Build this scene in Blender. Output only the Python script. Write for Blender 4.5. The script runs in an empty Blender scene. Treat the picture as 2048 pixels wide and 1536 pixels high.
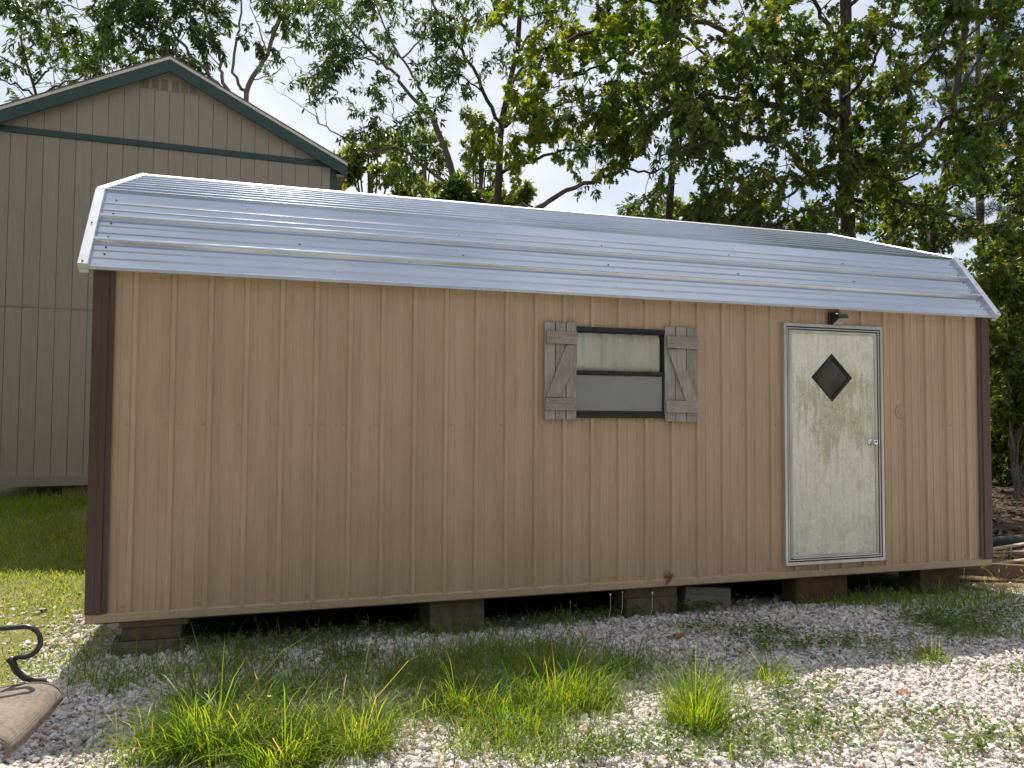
import bpy, bmesh, math, random
import numpy as np
from mathutils import Vector, Matrix

# ------------------------------------------------------------------ camera, sky, sun, exposure
SC = bpy.context.scene
COL = SC.collection
CAM = np.array([1.1141, -5.5083, 1.3272]); YAW, PITCH, ROLL, FPX = 0.2949, 0.0401, 0.0058, 1547.0
_cy, _sy = math.cos(YAW), math.sin(YAW)
FWD = np.array([_sy*math.cos(PITCH), _cy*math.cos(PITCH), math.sin(PITCH)])
_r = np.array([_cy, -_sy, 0.0]); _u = np.cross(_r, FWD)
RIGHT = _r*math.cos(ROLL)+_u*math.sin(ROLL); UP = -_r*math.sin(ROLL)+_u*math.cos(ROLL)
cam = bpy.data.cameras.new('camera'); camo = bpy.data.objects.new('camera', cam); COL.objects.link(camo)
m = Matrix.Identity(4)
for i in range(3):
    m[i][0], m[i][1], m[i][2], m[i][3] = RIGHT[i], UP[i], -FWD[i], CAM[i]
camo.matrix_world = m
cam.sensor_width = 36.0; cam.lens = FPX/2048*36.0; cam.clip_start = 0.05; cam.clip_end = 2000
SC.camera = camo

SUN_EL = math.radians(61.0)
w = bpy.data.worlds.new('World'); SC.world = w; w.use_nodes = True
nt = w.node_tree; nt.nodes.clear()
def N(t, ty, **k):
    n = t.nodes.new(ty)
    for a, b in k.items(): setattr(n, a, b)
    return n
out = N(nt, 'ShaderNodeOutputWorld'); bg = N(nt, 'ShaderNodeBackground')
sky = N(nt, 'ShaderNodeTexSky', sky_type='NISHITA', sun_disc=False)
sky.sun_elevation = SUN_EL; sky.sun_rotation = 0.0; sky.air_density = 1.0; sky.dust_density = 1.2; sky.ozone_density = 1.5
geo = N(nt, 'ShaderNodeTexCoord'); mp = N(nt, 'ShaderNodeMapping'); mp.inputs['Scale'].default_value = (1.0, 1.0, 2.6)
nz = N(nt, 'ShaderNodeTexNoise'); nz.inputs['Scale'].default_value = 2.4; nz.inputs['Detail'].default_value = 7; nz.inputs['Roughness'].default_value = 0.55
rp = N(nt, 'ShaderNodeMapRange'); rp.inputs[1].default_value = 0.36; rp.inputs[2].default_value = 0.62
rp.inputs[3].default_value = 0.3; rp.inputs[4].default_value = 0.92
mx = N(nt, 'ShaderNodeMixRGB'); mx.inputs[2].default_value = (8.2, 8.4, 8.8, 1)
L = nt.links.new
L(geo.outputs['Generated'], mp.inputs[0]); L(mp.outputs[0], nz.inputs['Vector']); L(nz.outputs[0], rp.inputs[0])
L(rp.outputs[0], mx.inputs[0]); L(sky.outputs[0], mx.inputs[1]); L(mx.outputs[0], bg.inputs[0]); L(bg.outputs[0], out.inputs[0])
bg.inputs[1].default_value = 0.08
sl = bpy.data.lights.new('sun', 'SUN'); sl.energy = 5.0; sl.angle = math.radians(0.53); sl.color = (1.0, 0.92, 0.8)
so = bpy.data.objects.new('sun', sl); COL.objects.link(so)
_sd = Vector((0.0, math.cos(SUN_EL), math.sin(SUN_EL)))
so.rotation_euler = _sd.to_track_quat('Z', 'Y').to_euler(); so.location = (0, 20, 30)
SC.view_settings.view_transform = 'Standard'; SC.view_settings.look = 'None'; SC.view_settings.gamma = 1.0
SC.view_settings.use_curve_mapping = False
SC.view_settings.exposure = 0.62
SC.cycles.max_bounces = 6; SC.cycles.diffuse_bounces = 3; SC.cycles.glossy_bounces = 3; SC.cycles.transmission_bounces = 4; SC.cycles.transparent_max_bounces = 8
SC.cycles.use_adaptive_sampling = True; SC.cycles.adaptive_threshold = 0.02

# ------------------------------------------------------------------ helpers
GZ = -0.26
def sstep(a, b, x):
    t = np.clip((x-a)/(b-a), 0, 1); return t*t*(3-2*t)
def height(x, y):
    x = np.asarray(x, float); y = np.asarray(y, float)
    h = GZ + 0.34*sstep(2.6, 7.0, y)*sstep(3.5, 0.5, x)
    h = h + 0.012*np.sin(1.7*x+0.6)*np.cos(1.3*y+0.4) + 0.008*np.sin(3.9*x+2*y)
    h = h + 0.04*np.exp(-((x-5.6)/1.2)**2-((y+0.45)/0.35)**2)
    h = h + 0.5*sstep(9, 30, y)*sstep(3, 12, x)
    return h
def ray(px, py):
    return FWD + RIGHT*(px-1024)/FPX - UP*(py-768)/FPX
def at(px, py, y):
    d = ray(px, py); return CAM + d*((y-CAM[1])/d[1])
def ground_at(px, py):
    d = ray(px, py); z = GZ
    for _ in range(6):
        p = CAM + d*((z-CAM[2])/d[2]); z = float(height(p[0], p[1]))
    return p
def tag(o, label=None, cat=None, group=None, kind=None):
    if label: o['label'] = label
    if cat: o['category'] = cat
    if group: o['group'] = group
    if kind: o['kind'] = kind
    return o
def empty(name, loc, rz=0.0, **k):
    o = bpy.data.objects.new(name, None); COL.objects.link(o); o.location = loc; o.rotation_euler = (0, 0, rz)
    o.empty_display_size = 0.1
    return tag(o, **k)
def link(name, me, mat, parent=None):
    o = bpy.data.objects.new(name, me); COL.objects.link(o)
    if mat is not None and not me.materials: me.materials.append(mat)
    if parent is not None: o.parent = parent
    return o
class MB:
    def __init__(s): s.v = []; s.f = []
    def add(s, vs, fs):
        b = len(s.v); s.v += [tuple(float(c) for c in p) for p in vs]; s.f += [tuple(i+b for i in f) for f in fs]; return s
    def box(s, x0, x1, y0, y1, z0, z1):
        return s.add([(x0,y0,z0),(x1,y0,z0),(x1,y1,z0),(x0,y1,z0),(x0,y0,z1),(x1,y0,z1),(x1,y1,z1),(x0,y1,z1)],
                     [(0,3,2,1),(4,5,6,7),(0,1,5,4),(1,2,6,5),(2,3,7,6),(3,0,4,7)])
    def prism(s, poly, y0, y1):            # poly in (x,z), counter-clockwise seen from -y
        n = len(poly)
        return s.add([(x,y0,z) for x,z in poly]+[(x,y1,z) for x,z in poly],
                     [tuple(range(n)), tuple(range(2*n-1,n-1,-1))]+[((i+1)%n,i,n+i,n+(i+1)%n) for i in range(n)])
    def tube(s, pts, rad, n=6, cap=True, flat=None):
        pts = np.asarray(pts, float); k = len(pts)
        rad = np.broadcast_to(np.asarray(rad, float), (k,))
        tg = np.gradient(pts, axis=0); tg /= np.linalg.norm(tg, axis=1)[:, None]+1e-9
        ref = np.array([0,0,1.0]) if abs(tg[0][2]) < 0.9 else np.array([1.0,0,0])
        a = np.cross(tg[0], ref); a /= np.linalg.norm(a)
        vs = []; th = np.arange(n)*2*math.pi/n
        for i in range(k):
            a = a-tg[i]*(a@tg[i]); a /= np.linalg.norm(a)+1e-9; b = np.cross(tg[i], a)
            ra, rb = (rad[i], rad[i]) if flat is None else (rad[i]*flat[0], rad[i]*flat[1])
            vs += [pts[i]+a*ra*math.cos(t)+b*rb*math.sin(t) for t in th]
        fs = [(i*n+j, i*n+(j+1)%n, (i+1)*n+(j+1)%n, (i+1)*n+j) for i in range(k-1) for j in range(n)]
        if cap: fs += [tuple(range(n-1,-1,-1)), tuple((k-1)*n+j for j in range(n))]
        return s.add(vs, fs)
    def lathe(s, prof, c, axis='z', n=16):
        vs = []; k = len(prof)
        for r, h in prof:
            for j in range(n):
                t = 2*math.pi*j/n; p = (r*math.cos(t), r*math.sin(t), h)
                if axis == 'y': p = (p[0], -p[2], p[1])
                vs.append((c[0]+p[0], c[1]+p[1], c[2]+p[2]))
        fs = [(i*n+j, i*n+(j+1)%n, (i+1)*n+(j+1)%n, (i+1)*n+j) for i in range(k-1) for j in range(n)]
        fs += [tuple(range(n-1,-1,-1)), tuple((k-1)*n+j for j in range(n))]
        return s.add(vs, fs)
    def build(s, name, mat, parent=None, smooth=False, bevel=0.0, off=(0,0,0), seg=1):
        me = bpy.data.meshes.new(name)
        v = [(a-off[0], b-off[1], c-off[2]) for a, b, c in s.v] if any(off) else s.v
        me.from_pydata(v, [], s.f)
        bm = bmesh.new(); bm.from_mesh(me); bmesh.ops.recalc_face_normals(bm, faces=bm.faces); bm.to_mesh(me); bm.free()
        if smooth: me.polygons.foreach_set('use_smooth', [True]*len(me.polygons))
        o = link(name, me, mat, parent)
        if bevel:
            b = o.modifiers.new('bevel', 'BEVEL'); b.width = bevel; b.segments = seg; b.limit_method = 'ANGLE'; b.angle_limit = 0.6
        return o
def np_mesh(name, verts, counts, loops, mat, parent=None, attr=None, smooth=False):
    """verts Nx3, counts: loop count per face, loops: flat vertex indices, attr: float per face"""
    me = bpy.data.meshes.new(name)
    me.vertices.add(len(verts)); me.vertices.foreach_set('co', np.asarray(verts, np.float32).ravel())
    counts = np.asarray(counts, np.int32); loops = np.asarray(loops, np.int32)
    me.loops.add(len(loops)); me.loops.foreach_set('vertex_index', loops)
    me.polygons.add(len(counts)); st = np.concatenate([[0], np.cumsum(counts)[:-1]]).astype(np.int32)
    me.polygons.foreach_set('loop_start', st); me.polygons.foreach_set('loop_total', counts)
    if smooth: me.polygons.foreach_set('use_smooth', np.ones(len(counts), bool))
    if attr is not None:
        a = me.attributes.new('rnd', 'FLOAT', 'FACE'); a.data.foreach_set('value', np.asarray(attr, np.float32))
    me.update(calc_edges=True); me.validate()
    return link(name, me, mat, parent)

# ------------------------------------------------------------------ materials
def mat_new(name):
    m = bpy.data.materials.new(name); m.use_nodes = True; t = m.node_tree; t.nodes.clear()
    o = N(t, 'ShaderNodeOutputMaterial'); b = N(t, 'ShaderNodeBsdfPrincipled'); t.links.new(b.outputs[0], o.inputs[0])
    return m, t, b, o
def ramp(t, fac, stops):
    r = N(t, 'ShaderNodeValToRGB'); e = r.color_ramp.elements
    while len(e) < len(stops): e.new(0.5)
    for i, (p, c) in enumerate(stops): e[i].position = p; e[i].color = (*c, 1)
    t.links.new(fac, r.inputs[0]); return r.outputs[0]
def noise(t, scale=(1,1,1), s=5.0, det=4.0, rough=0.55, coord='Object', dist=0.0):
    c = N(t, 'ShaderNodeTexCoord'); mpn = N(t, 'ShaderNodeMapping'); mpn.inputs['Scale'].default_value = scale
    n = N(t, 'ShaderNodeTexNoise'); n.inputs['Scale'].default_value = s; n.inputs['Detail'].default_value = det
    n.inputs['Roughness'].default_value = rough; n.inputs['Distortion'].default_value = dist
    t.links.new(c.outputs[coord], mpn.inputs[0]); t.links.new(mpn.outputs[0], n.inputs['Vector']); return n.outputs[0]
def bump(t, b, h, strength=0.3, dist=0.01):
    bn = N(t, 'ShaderNodeBump'); bn.inputs['Strength'].default_value = strength; bn.inputs['Distance'].default_value = dist
    t.links.new(h, bn.inputs['Height']); t.links.new(bn.outputs[0], b.inputs['Normal'])
def mixc(t, fac, a, b, mode='MIX'):
    x = N(t, 'ShaderNodeMixRGB', blend_type=mode)
    for i, v in ((0, fac), (1, a), (2, b)):
        if isinstance(v, (int, float)): x.inputs[i].default_value = v
        elif isinstance(v, tuple): x.inputs[i].default_value = (*v, 1)
        else: t.links.new(v, x.inputs[i])
    return x.outputs[0]
def pmat(name, c1, c2, s=5.0, scale=(1,1,1), rough=0.5, metal=0.0, bmp=0.0, bdist=0.004, det=5, lo=0.35, hi=0.65, spec=0.5, objrnd=0.0):
    m, t, b, o = mat_new(name)
    n = noise(t, scale, s, det)
    c = ramp(t, n, [(lo, c1), (hi, c2)])
    if objrnd:
        oi = N(t, 'ShaderNodeObjectInfo'); mr = N(t, 'ShaderNodeMapRange'); mr.inputs[3].default_value = 1-objrnd; mr.inputs[4].default_value = 1+objrnd
        t.links.new(oi.outputs['Random'], mr.inputs[0])
        hs = N(t, 'ShaderNodeHueSaturation'); t.links.new(mr.outputs[0], hs.inputs['Value']); t.links.new(c, hs.inputs['Color']); c = hs.outputs[0]
    t.links.new(c, b.inputs['Base Color'])
    b.inputs['Roughness'].default_value = rough; b.inputs['Metallic'].default_value = metal; b.inputs['Specular IOR Level'].default_value = spec
    if bmp: bump(t, b, n, bmp, bdist)
    return m
def leafmat(name, stops, trans=0.45, tcol=(1.25,1.15,0.45), rough=0.42, attr='rnd', spec=0.4):
    m, t, b, o = mat_new(name)
    a = N(t, 'ShaderNodeAttribute', attribute_name=attr)
    c = ramp(t, a.outputs['Fac'], stops)
    t.links.new(c, b.inputs['Base Color']); b.inputs['Roughness'].default_value = rough; b.inputs['Specular IOR Level'].default_value = spec
    tr = N(t, 'ShaderNodeBsdfTranslucent'); t.links.new(mixc(t, 1.0, c, tcol, 'MULTIPLY'), tr.inputs[0])
    ms = N(t, 'ShaderNodeMixShader'); ms.inputs[0].default_value = trans
    t.links.new(b.outputs[0], ms.inputs[1]); t.links.new(tr.outputs[0], ms.inputs[2]); t.links.new(ms.outputs[0], o.inputs[0])
    return m
M = {}
# painted tan steel: long soft vertical streaks of dust, faint chalking
def tan_metal(name, a, b2, dirt):
    m, t, b, o = mat_new(name)
    n1 = noise(t, (1.2, 1.2, 0.25), 3.0, 6); n2 = noise(t, (9, 9, 0.5), 6.0, 4); n3 = noise(t, (1,1,1), 90.0, 2)
    c = ramp(t, n1, [(0.3, a), (0.7, b2)])
    c = mixc(t, ramp(t, n2, [(0.47, (0,0,0)), (0.75, (0.45,0.45,0.45))]), c, dirt)
    c = mixc(t, ramp(t, n3, [(0.62, (0,0,0)), (0.75, (0.25,0.25,0.25))]), c, dirt)
    t.links.new(c, b.inputs['Base Color']); b.inputs['Roughness'].default_value = 0.42; b.inputs['Specular IOR Level'].default_value = 0.45
    bump(t, b, n1, 0.16, 0.03)
    return m
M['tan'] = tan_metal('tan_painted_steel', (0.405,0.293,0.189), (0.485,0.356,0.238), (0.29,0.215,0.145))
M['tantrim'] = tan_metal('tan_trim_steel', (0.38,0.28,0.185), (0.42,0.315,0.21), (0.24,0.18,0.13))
M['maroon'] = pmat('maroon_painted_steel', (0.062,0.034,0.032), (0.085,0.047,0.044), 4, (1,1,0.3), 0.4)
def galv():
    m, t, b, o = mat_new('galvalume_roofing')
    n1 = noise(t, (0.4, 3, 3), 4.0, 6); n2 = noise(t, (1,1,1), 220.0, 2); n3 = noise(t, (0.7,5,5), 9.0, 3)
    c = ramp(t, n1, [(0.3, (0.43,0.47,0.55)), (0.7, (0.51,0.55,0.635))])  # metal tinted blue, standing in for reflected zenith sky
    c = mixc(t, ramp(t, n2, [(0.4, (0,0,0)), (0.65, (0.1,0.1,0.1))]), c, (0.38,0.41,0.48))
    t.links.new(c, b.inputs['Base Color']); b.inputs['Metallic'].default_value = 0.9
    t.links.new(ramp(t, n3, [(0.3, (0.16,)*3), (0.7, (0.24,)*3)]), b.inputs['Roughness'])
    bump(t, b, n1, 0.03, 0.01)
    return m
M['galv'] = galv()
M['galvtrim'] = pmat('galvanised_trim', (0.56,0.58,0.62), (0.64,0.66,0.7), 12, rough=0.42, metal=0.75)
M['screw'] = pmat('dark_screw_head', (0.06,0.06,0.06), (0.12,0.11,0.1), 30, rough=0.5, metal=0.6)
M['tanscrew'] = pmat('tan_screw_head', (0.34,0.26,0.17), (0.42,0.32,0.2), 30, rough=0.5)
def oldwood(name, a, b2, knots=True, vert=True):
    m, t, b, o = mat_new(name)
    sc = (14, 14, 0.7) if vert else (0.7, 14, 14)
    n1 = noise(t, sc, 5.0, 7, 0.65); n2 = noise(t, (1,1,1), 7.0, 3); n3 = noise(t, (40,40,1.2) if vert else (1.2,40,40), 6.0, 2)
    c = ramp(t, n1, [(0.28, a), (0.72, b2)])
    c = mixc(t, ramp(t, n2, [(0.45, (0,0,0)), (0.75, (0.4,0.4,0.4))]), c, (0.17,0.14,0.11))
    c = mixc(t, ramp(t, n3, [(0.6, (0,0,0)), (0.72, (0.7,0.7,0.7))]), c, (0.06,0.05,0.045))
    oi = N(t, 'ShaderNodeObjectInfo'); hs = N(t, 'ShaderNodeHueSaturation'); mr = N(t, 'ShaderNodeMapRange'); mr.inputs[3].default_value = 0.82; mr.inputs[4].default_value = 1.15
    t.links.new(oi.outputs['Random'], mr.inputs[0]); t.links.new(mr.outputs[0], hs.inputs['Value']); t.links.new(c, hs.inputs['Color'])
    t.links.new(hs.outputs[0], b.inputs['Base Color']); b.inputs['Roughness'].default_value = 0.85; b.inputs['Specular IOR Level'].default_value = 0.2
    bump(t, b, n1, 0.5, 0.003)
    return m
M['greywood'] = oldwood('weathered_grey_wood', (0.22,0.2,0.185), (0.42,0.39,0.37))
M['greywood_h'] = oldwood('weathered_grey_wood_across', (0.22,0.2,0.185), (0.42,0.385,0.355), vert=False)
M['lumber'] = oldwood('old_lumber', (0.3,0.24,0.17), (0.46,0.38,0.28), vert=False)
M['rustwood'] = oldwood('brown_stained_lumber', (0.13,0.085,0.06), (0.25,0.17,0.12), vert=False)
M['darkbronze'] = pmat('dark_bronze_aluminium', (0.018,0.018,0.02), (0.03,0.029,0.03), 10, rough=0.4, metal=0.3)
M['alum'] = pmat('mill_aluminium', (0.5,0.52,0.54), (0.64,0.65,0.66), 8, (1,1,0.2), rough=0.38, metal=0.7)
M['alumwhite'] = pmat('dull_white_aluminium', (0.4,0.4,0.37), (0.52,0.52,0.48), 10, (1,1,0.3), rough=0.5, metal=0.2)
M['gasket'] = pmat('black_gasket', (0.02,0.02,0.02), (0.04,0.04,0.035), 10, rough=0.8)
M['chrome'] = pmat('chrome_knob', (0.6,0.58,0.55), (0.75,0.73,0.7), 10, rough=0.16, metal=1.0)
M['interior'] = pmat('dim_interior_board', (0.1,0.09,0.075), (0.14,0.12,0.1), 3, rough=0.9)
def doormat():
    m, t, b, o = mat_new('cream_door_with_green_mildew')
    sep = N(t, 'ShaderNodeSeparateXYZ'); tc = N(t, 'ShaderNodeTexCoord'); t.links.new(tc.outputs['Object'], sep.inputs[0])
    base = ramp(t, noise(t, (1,1,1), 4.0, 4), [(0.3, (0.61,0.605,0.5)), (0.7, (0.74,0.74,0.67))])
    # mildew running down in long drips
    n1 = noise(t, (5.5,1,0.75), 2.1, 5, 0.6, dist=0.35); n2 = noise(t, (16,1,1.1), 2.0, 3, 0.6)
    cen = N(t, 'ShaderNodeMapRange'); cen.inputs[1].default_value = 0.36; cen.inputs[2].default_value = 0.0; cen.inputs[3].default_value = 0; cen.inputs[4].default_value = 1
    ab = N(t, 'ShaderNodeMath', operation='ABSOLUTE'); sb = N(t, 'ShaderNodeMath', operation='SUBTRACT'); sb.inputs[1].default_value = 0.05
    t.links.new(sep.outputs[0], sb.inputs[0]); t.links.new(sb.outputs[0], ab.inputs[0]); t.links.new(ab.outputs[0], cen.inputs[0])
    zt = N(t, 'ShaderNodeMapRange'); zt.inputs[1].default_value = 0.1; zt.inputs[2].default_value = 1.15
    zt2 = N(t, 'ShaderNodeMapRange'); zt2.inputs[1].default_value = 2.1; zt2.inputs[2].default_value = 1.6
    t.links.new(sep.outputs[2], zt.inputs[0]); t.links.new(sep.outputs[2], zt2.inputs[0])
    mul = N(t, 'ShaderNodeMath', operation='MULTIPLY'); t.links.new(zt.outputs[0], mul.inputs[0]); t.links.new(zt2.outputs[0], mul.inputs[1])
    mul2 = N(t, 'ShaderNodeMath', operation='MULTIPLY'); t.links.new(mul.outputs[0], mul2.inputs[0])
    cm = N(t, 'ShaderNodeMapRange'); cm.inputs[3].default_value = 0.82; cm.inputs[4].default_value = 1.0; t.links.new(cen.outputs[0], cm.inputs[0]); t.links.new(cm.outputs[0], mul2.inputs[1])
    m1 = N(t, 'ShaderNodeMath', operation='MULTIPLY'); t.links.new(n1, m1.inputs[0]); t.links.new(mul2.outputs[0], m1.inputs[1])
    c = mixc(t, ramp(t, m1.outputs[0], [(0.385, (0,0,0)), (0.475, (0.75,0.75,0.75))]), base, (0.38,0.35,0.19))
    c = mixc(t, ramp(t, n2, [(0.48, (0,0,0)), (0.72, (0.6,0.6,0.6))]), c, (0.47,0.45,0.3))
    # pale rims where old water dried, dark flecks of flaked paint
    n4 = noise(t, (4.2,1,2.3), 3.4, 9, 0.72, dist=1.0)
    rim = ramp(t, n4, [(0.466, (0,0,0)), (0.483, (0.9,0.9,0.9)), (0.5, (0,0,0))])
    c = mixc(t, ramp(t, n4, [(0.49, (0,0,0)), (0.64, (0.3,0.3,0.3))]), c, (0.47,0.46,0.35))
    c = mixc(t, rim, c, (0.86,0.86,0.8))
    n5 = noise(t, (1,1,1), 42.0, 4, 0.7); zl = N(t, 'ShaderNodeMapRange'); zl.inputs[1].default_value = 1.3; zl.inputs[2].default_value = 0.2
    t.links.new(sep.outputs[2], zl.inputs[0]); m5 = N(t, 'ShaderNodeMath', operation='MULTIPLY'); t.links.new(n5, m5.inputs[0]); 
    z5 = N(t, 'ShaderNodeMapRange'); z5.inputs[3].default_value = 0.8; z5.inputs[4].default_value = 1.0; t.links.new(zl.outputs[0], z5.inputs[0]); t.links.new(z5.outputs[0], m5.inputs[1])
    c = mixc(t, ramp(t, m5.outputs[0], [(0.6, (0,0,0)), (0.66, (0.6,0.6,0.6))]), c, (0.3,0.29,0.22))
    t.links.new(c, b.inputs['Base Color']); b.inputs['Roughness'].default_value = 0.55; b.inputs['Specular IOR Level'].default_value = 0.3
    bump(t, b, n4, 0.15, 0.004)
    return m
M['door'] = doormat()
def glassmat(name, tint, refl=0.12, dust=0.0):
    m, t, b, o = mat_new(name)
    tr = N(t, 'ShaderNodeBsdfTransparent'); tr.inputs[0].default_value = (*tint, 1)
    gl = N(t, 'ShaderNodeBsdfGlossy'); gl.inputs['Roughness'].default_value = 0.04
    fr = N(t, 'ShaderNodeFresnel'); fr.inputs[0].default_value = 1.5
    ad = N(t, 'ShaderNodeMath', operation='ADD'); ad.inputs[1].default_value = refl*0.4-0.015; t.links.new(fr.outputs[0], ad.inputs[0])
    ms = N(t, 'ShaderNodeMixShader'); t.links.new(ad.outputs[0], ms.inputs[0]); t.links.new(tr.outputs[0], ms.inputs[1]); t.links.new(gl.outputs[0], ms.inputs[2])
    last = ms.outputs[0]
    if dust:
        df = N(t, 'ShaderNodeBsdfDiffuse'); df.inputs[0].default_value = (0.5,0.5,0.47,1); m2 = N(t, 'ShaderNodeMixShader')
        t.links.new(ramp(t, noise(t, (1,1,1), 5.0, 5), [(0.3, (dust*0.4,)*3), (0.75, (dust,)*3)]), m2.inputs[0])
        t.links.new(last, m2.inputs[1]); t.links.new(df.outputs[0], m2.inputs[2]); last = m2.outputs[0]
    t.links.new(last, o.inputs[0]); return m
M['glass'] = glassmat('window_glass', (0.99,0.995,0.99), refl=0.0, dust=0.03)
M['darkglass'] = glassmat('smoked_glass', (0.35,0.36,0.4), dust=0.2)
def screenmat():
    m, t, b, o = mat_new('insect_screen_mesh')
    tr = N(t, 'ShaderNodeBsdfTransparent'); df = N(t, 'ShaderNodeBsdfDiffuse'); df.inputs[0].default_value = (0.36,0.37,0.37,1)
    ms = N(t, 'ShaderNodeMixShader'); t.links.new(ramp(t, noise(t, (1,1,1), 3.0, 3), [(0.3, (0.5,)*3), (0.7, (0.62,)*3)]), ms.inputs[0])
    t.links.new(tr.outputs[0], ms.inputs[1]); t.links.new(df.outputs[0], ms.inputs[2]); t.links.new(ms.outputs[0], o.inputs[0]); return m
M['screen'] = screenmat()
M['curtain'] = pmat('cream_curtain_cloth', (0.86,0.855,0.79), (0.92,0.915,0.87), 6, (2,2,0.5), rough=0.9, spec=0.1)
M['barn'] = pmat('tan_barn_siding', (0.255,0.218,0.182), (0.282,0.242,0.203), 6, (6,6,0.4), rough=0.8, bmp=0.25, bdist=0.003, objrnd=0.035, spec=0.25)
M['barntrim'] = pmat('tan_barn_trim', (0.22,0.196,0.165), (0.25,0.222,0.188), 6, (0.5,6,6), rough=0.8, spec=0.25)
M['barngreen'] = pmat('dark_green_trim_paint', (0.014,0.042,0.038), (0.02,0.052,0.047), 8, rough=0.55)
M['drip'] = pmat('pale_drip_edge', (0.5,0.46,0.4), (0.6,0.56,0.5), 8, rough=0.5)
M['shingle'] = pmat('asphalt_shingles', (0.08,0.075,0.07), (0.16,0.15,0.135), 30, rough=0.95, bmp=0.4)
M['vent'] = pmat('dusty_vent_screen', (0.13,0.115,0.1), (0.19,0.17,0.145), 60, rough=0.9)
M['concrete'] = pmat('grey_concrete_block', (0.11,0.09,0.063), (0.17,0.143,0.103), 14, rough=0.95, bmp=0.5, bdist=0.006, objrnd=0.12, spec=0.15)
M['redblock'] = pmat('red_clay_stained_block', (0.09,0.054,0.038), (0.135,0.085,0.06), 10, rough=0.95, bmp=0.5, bdist=0.006, objrnd=0.1, spec=0.15)
M['blackmetal'] = pmat('black_powder_coat', (0.016,0.016,0.017), (0.028,0.028,0.03), 20, rough=0.32, spec=0.6)
def slingmat():
    m, t, b, o = mat_new('tan_woven_sling')
    tc = N(t, 'ShaderNodeTexCoord'); wv = N(t, 'ShaderNodeTexWave', wave_type='BANDS', bands_direction='X'); wv.inputs['Scale'].default_value = 55
    wv2 = N(t, 'ShaderNodeTexWave', wave_type='BANDS', bands_direction='Y'); wv2.inputs['Scale'].default_value = 55
    t.links.new(tc.outputs['Object'], wv.inputs[0]); t.links.new(tc.outputs['Object'], wv2.inputs[0])
    mm = mixc(t, 0.5, wv.outputs[0], wv2.outputs[0], 'MULTIPLY')
    n = noise(t, (1,1,1), 60, 3); n2 = noise(t, (1,1,1), 6, 4)
    c = mixc(t, mm, (0.1,0.08,0.062), (0.19,0.16,0.13))
    c = mixc(t, ramp(t, n, [(0.35, (0,0,0)), (0.65, (0.6,0.6,0.6))]), c, (0.25,0.215,0.175))
    c = mixc(t, ramp(t, n2, [(0.4, (0,0,0)), (0.7, (0.4,0.4,0.4))]), c, (0.28,0.245,0.205))
    t.links.new(c, b.inputs['Base Color']); b.inputs['Roughness'].default_value = 0.85; b.inputs['Specular IOR Level'].default_value = 0.2
    bump(t, b, mm, 0.35, 0.002); return m
M['sling'] = slingmat()
def barkmat(name, a, b2, lichen=None):
    m, t, b, o = mat_new(name)
    n = noise(t, (7,7,1.3), 4.0, 7, 0.65); n2 = noise(t, (1,1,1), 1.6, 4)
    c = ramp(t, n, [(0.32, a), (0.68, b2)])
    if lichen: c = mixc(t, ramp(t, n2, [(0.42, (0,0,0)), (0.62, (0.75,0.75,0.75))]), c, lichen)
    t.links.new(c, b.inputs['Base Color']); b.inputs['Roughness'].default_value = 0.95; b.inputs['Specular IOR Level'].default_value = 0.15
    bump(t, b, n, 0.9, 0.03); return m
M['bark_dark'] = barkmat('dark_oak_bark', (0.035,0.028,0.022), (0.12,0.1,0.085))
M['bark_grey'] = barkmat('grey_oak_bark', (0.07,0.058,0.048), (0.19,0.165,0.14), (0.2,0.185,0.16))
M['bark_pale'] = barkmat('pale_oak_bark', (0.12,0.1,0.085), (0.26,0.23,0.2), (0.3,0.27,0.24))
M['leaf_oak'] = leafmat('broad_oak_leaf', [(0.0, (0.035, 0.065, 0.0175)), (0.45, (0.0575, 0.0975, 0.0225)), (0.8, (0.1063, 0.1475, 0.0275)), (0.955, (0.2, 0.225, 0.035)), (0.985, (0.25, 0.1875, 0.0375)), (1.0, (0.2, 0.0625, 0.0312))], 0.48, (2.2,1.95,0.35), 0.36)
M['leaf_yel'] = leafmat('yellow_green_oak_leaf', [(0.0, (0.055, 0.1045, 0.0165)), (0.5, (0.11, 0.165, 0.022)), (0.9, (0.209, 0.231, 0.0275)), (1.0, (0.297, 0.242, 0.033))], 0.5, (2.0,1.9,0.35), 0.36)
M['leaf_nar'] = leafmat('narrow_oak_leaf', [(0.0, (0.0338, 0.065, 0.0221)), (0.5, (0.0585, 0.1014, 0.0286)), (0.9, (0.0975, 0.143, 0.039)), (1.0, (0.156, 0.156, 0.0455))], 0.42, (2.0,1.9,0.5), 0.33, spec=0.6)
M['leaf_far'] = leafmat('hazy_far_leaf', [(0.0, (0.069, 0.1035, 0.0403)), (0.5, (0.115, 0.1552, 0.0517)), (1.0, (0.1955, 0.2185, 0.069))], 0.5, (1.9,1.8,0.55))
M['leaf_pine'] = leafmat('pine_needles', [(0.0,(0.03,0.055,0.02)),(1.0,(0.06,0.1,0.03))], 0.3, spec=0.1, rough=0.7)
M['grass'] = leafmat('grass_blade', [(0.0,(0.055,0.105,0.02)),(0.5,(0.095,0.165,0.026)),(0.85,(0.15,0.21,0.03)),(0.95,(0.2,0.2,0.06)),(1.0,(0.3,0.25,0.12))], 0.58, (2.6,2.4,0.42), 0.42)
M['weed'] = leafmat('weed_leaf', [(0.0,(0.04,0.085,0.018)),(0.6,(0.075,0.13,0.024)),(0.93,(0.14,0.18,0.03)),(1.0,(0.2,0.15,0.06))], 0.52, (2.4,2.2,0.45), 0.45)
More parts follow.
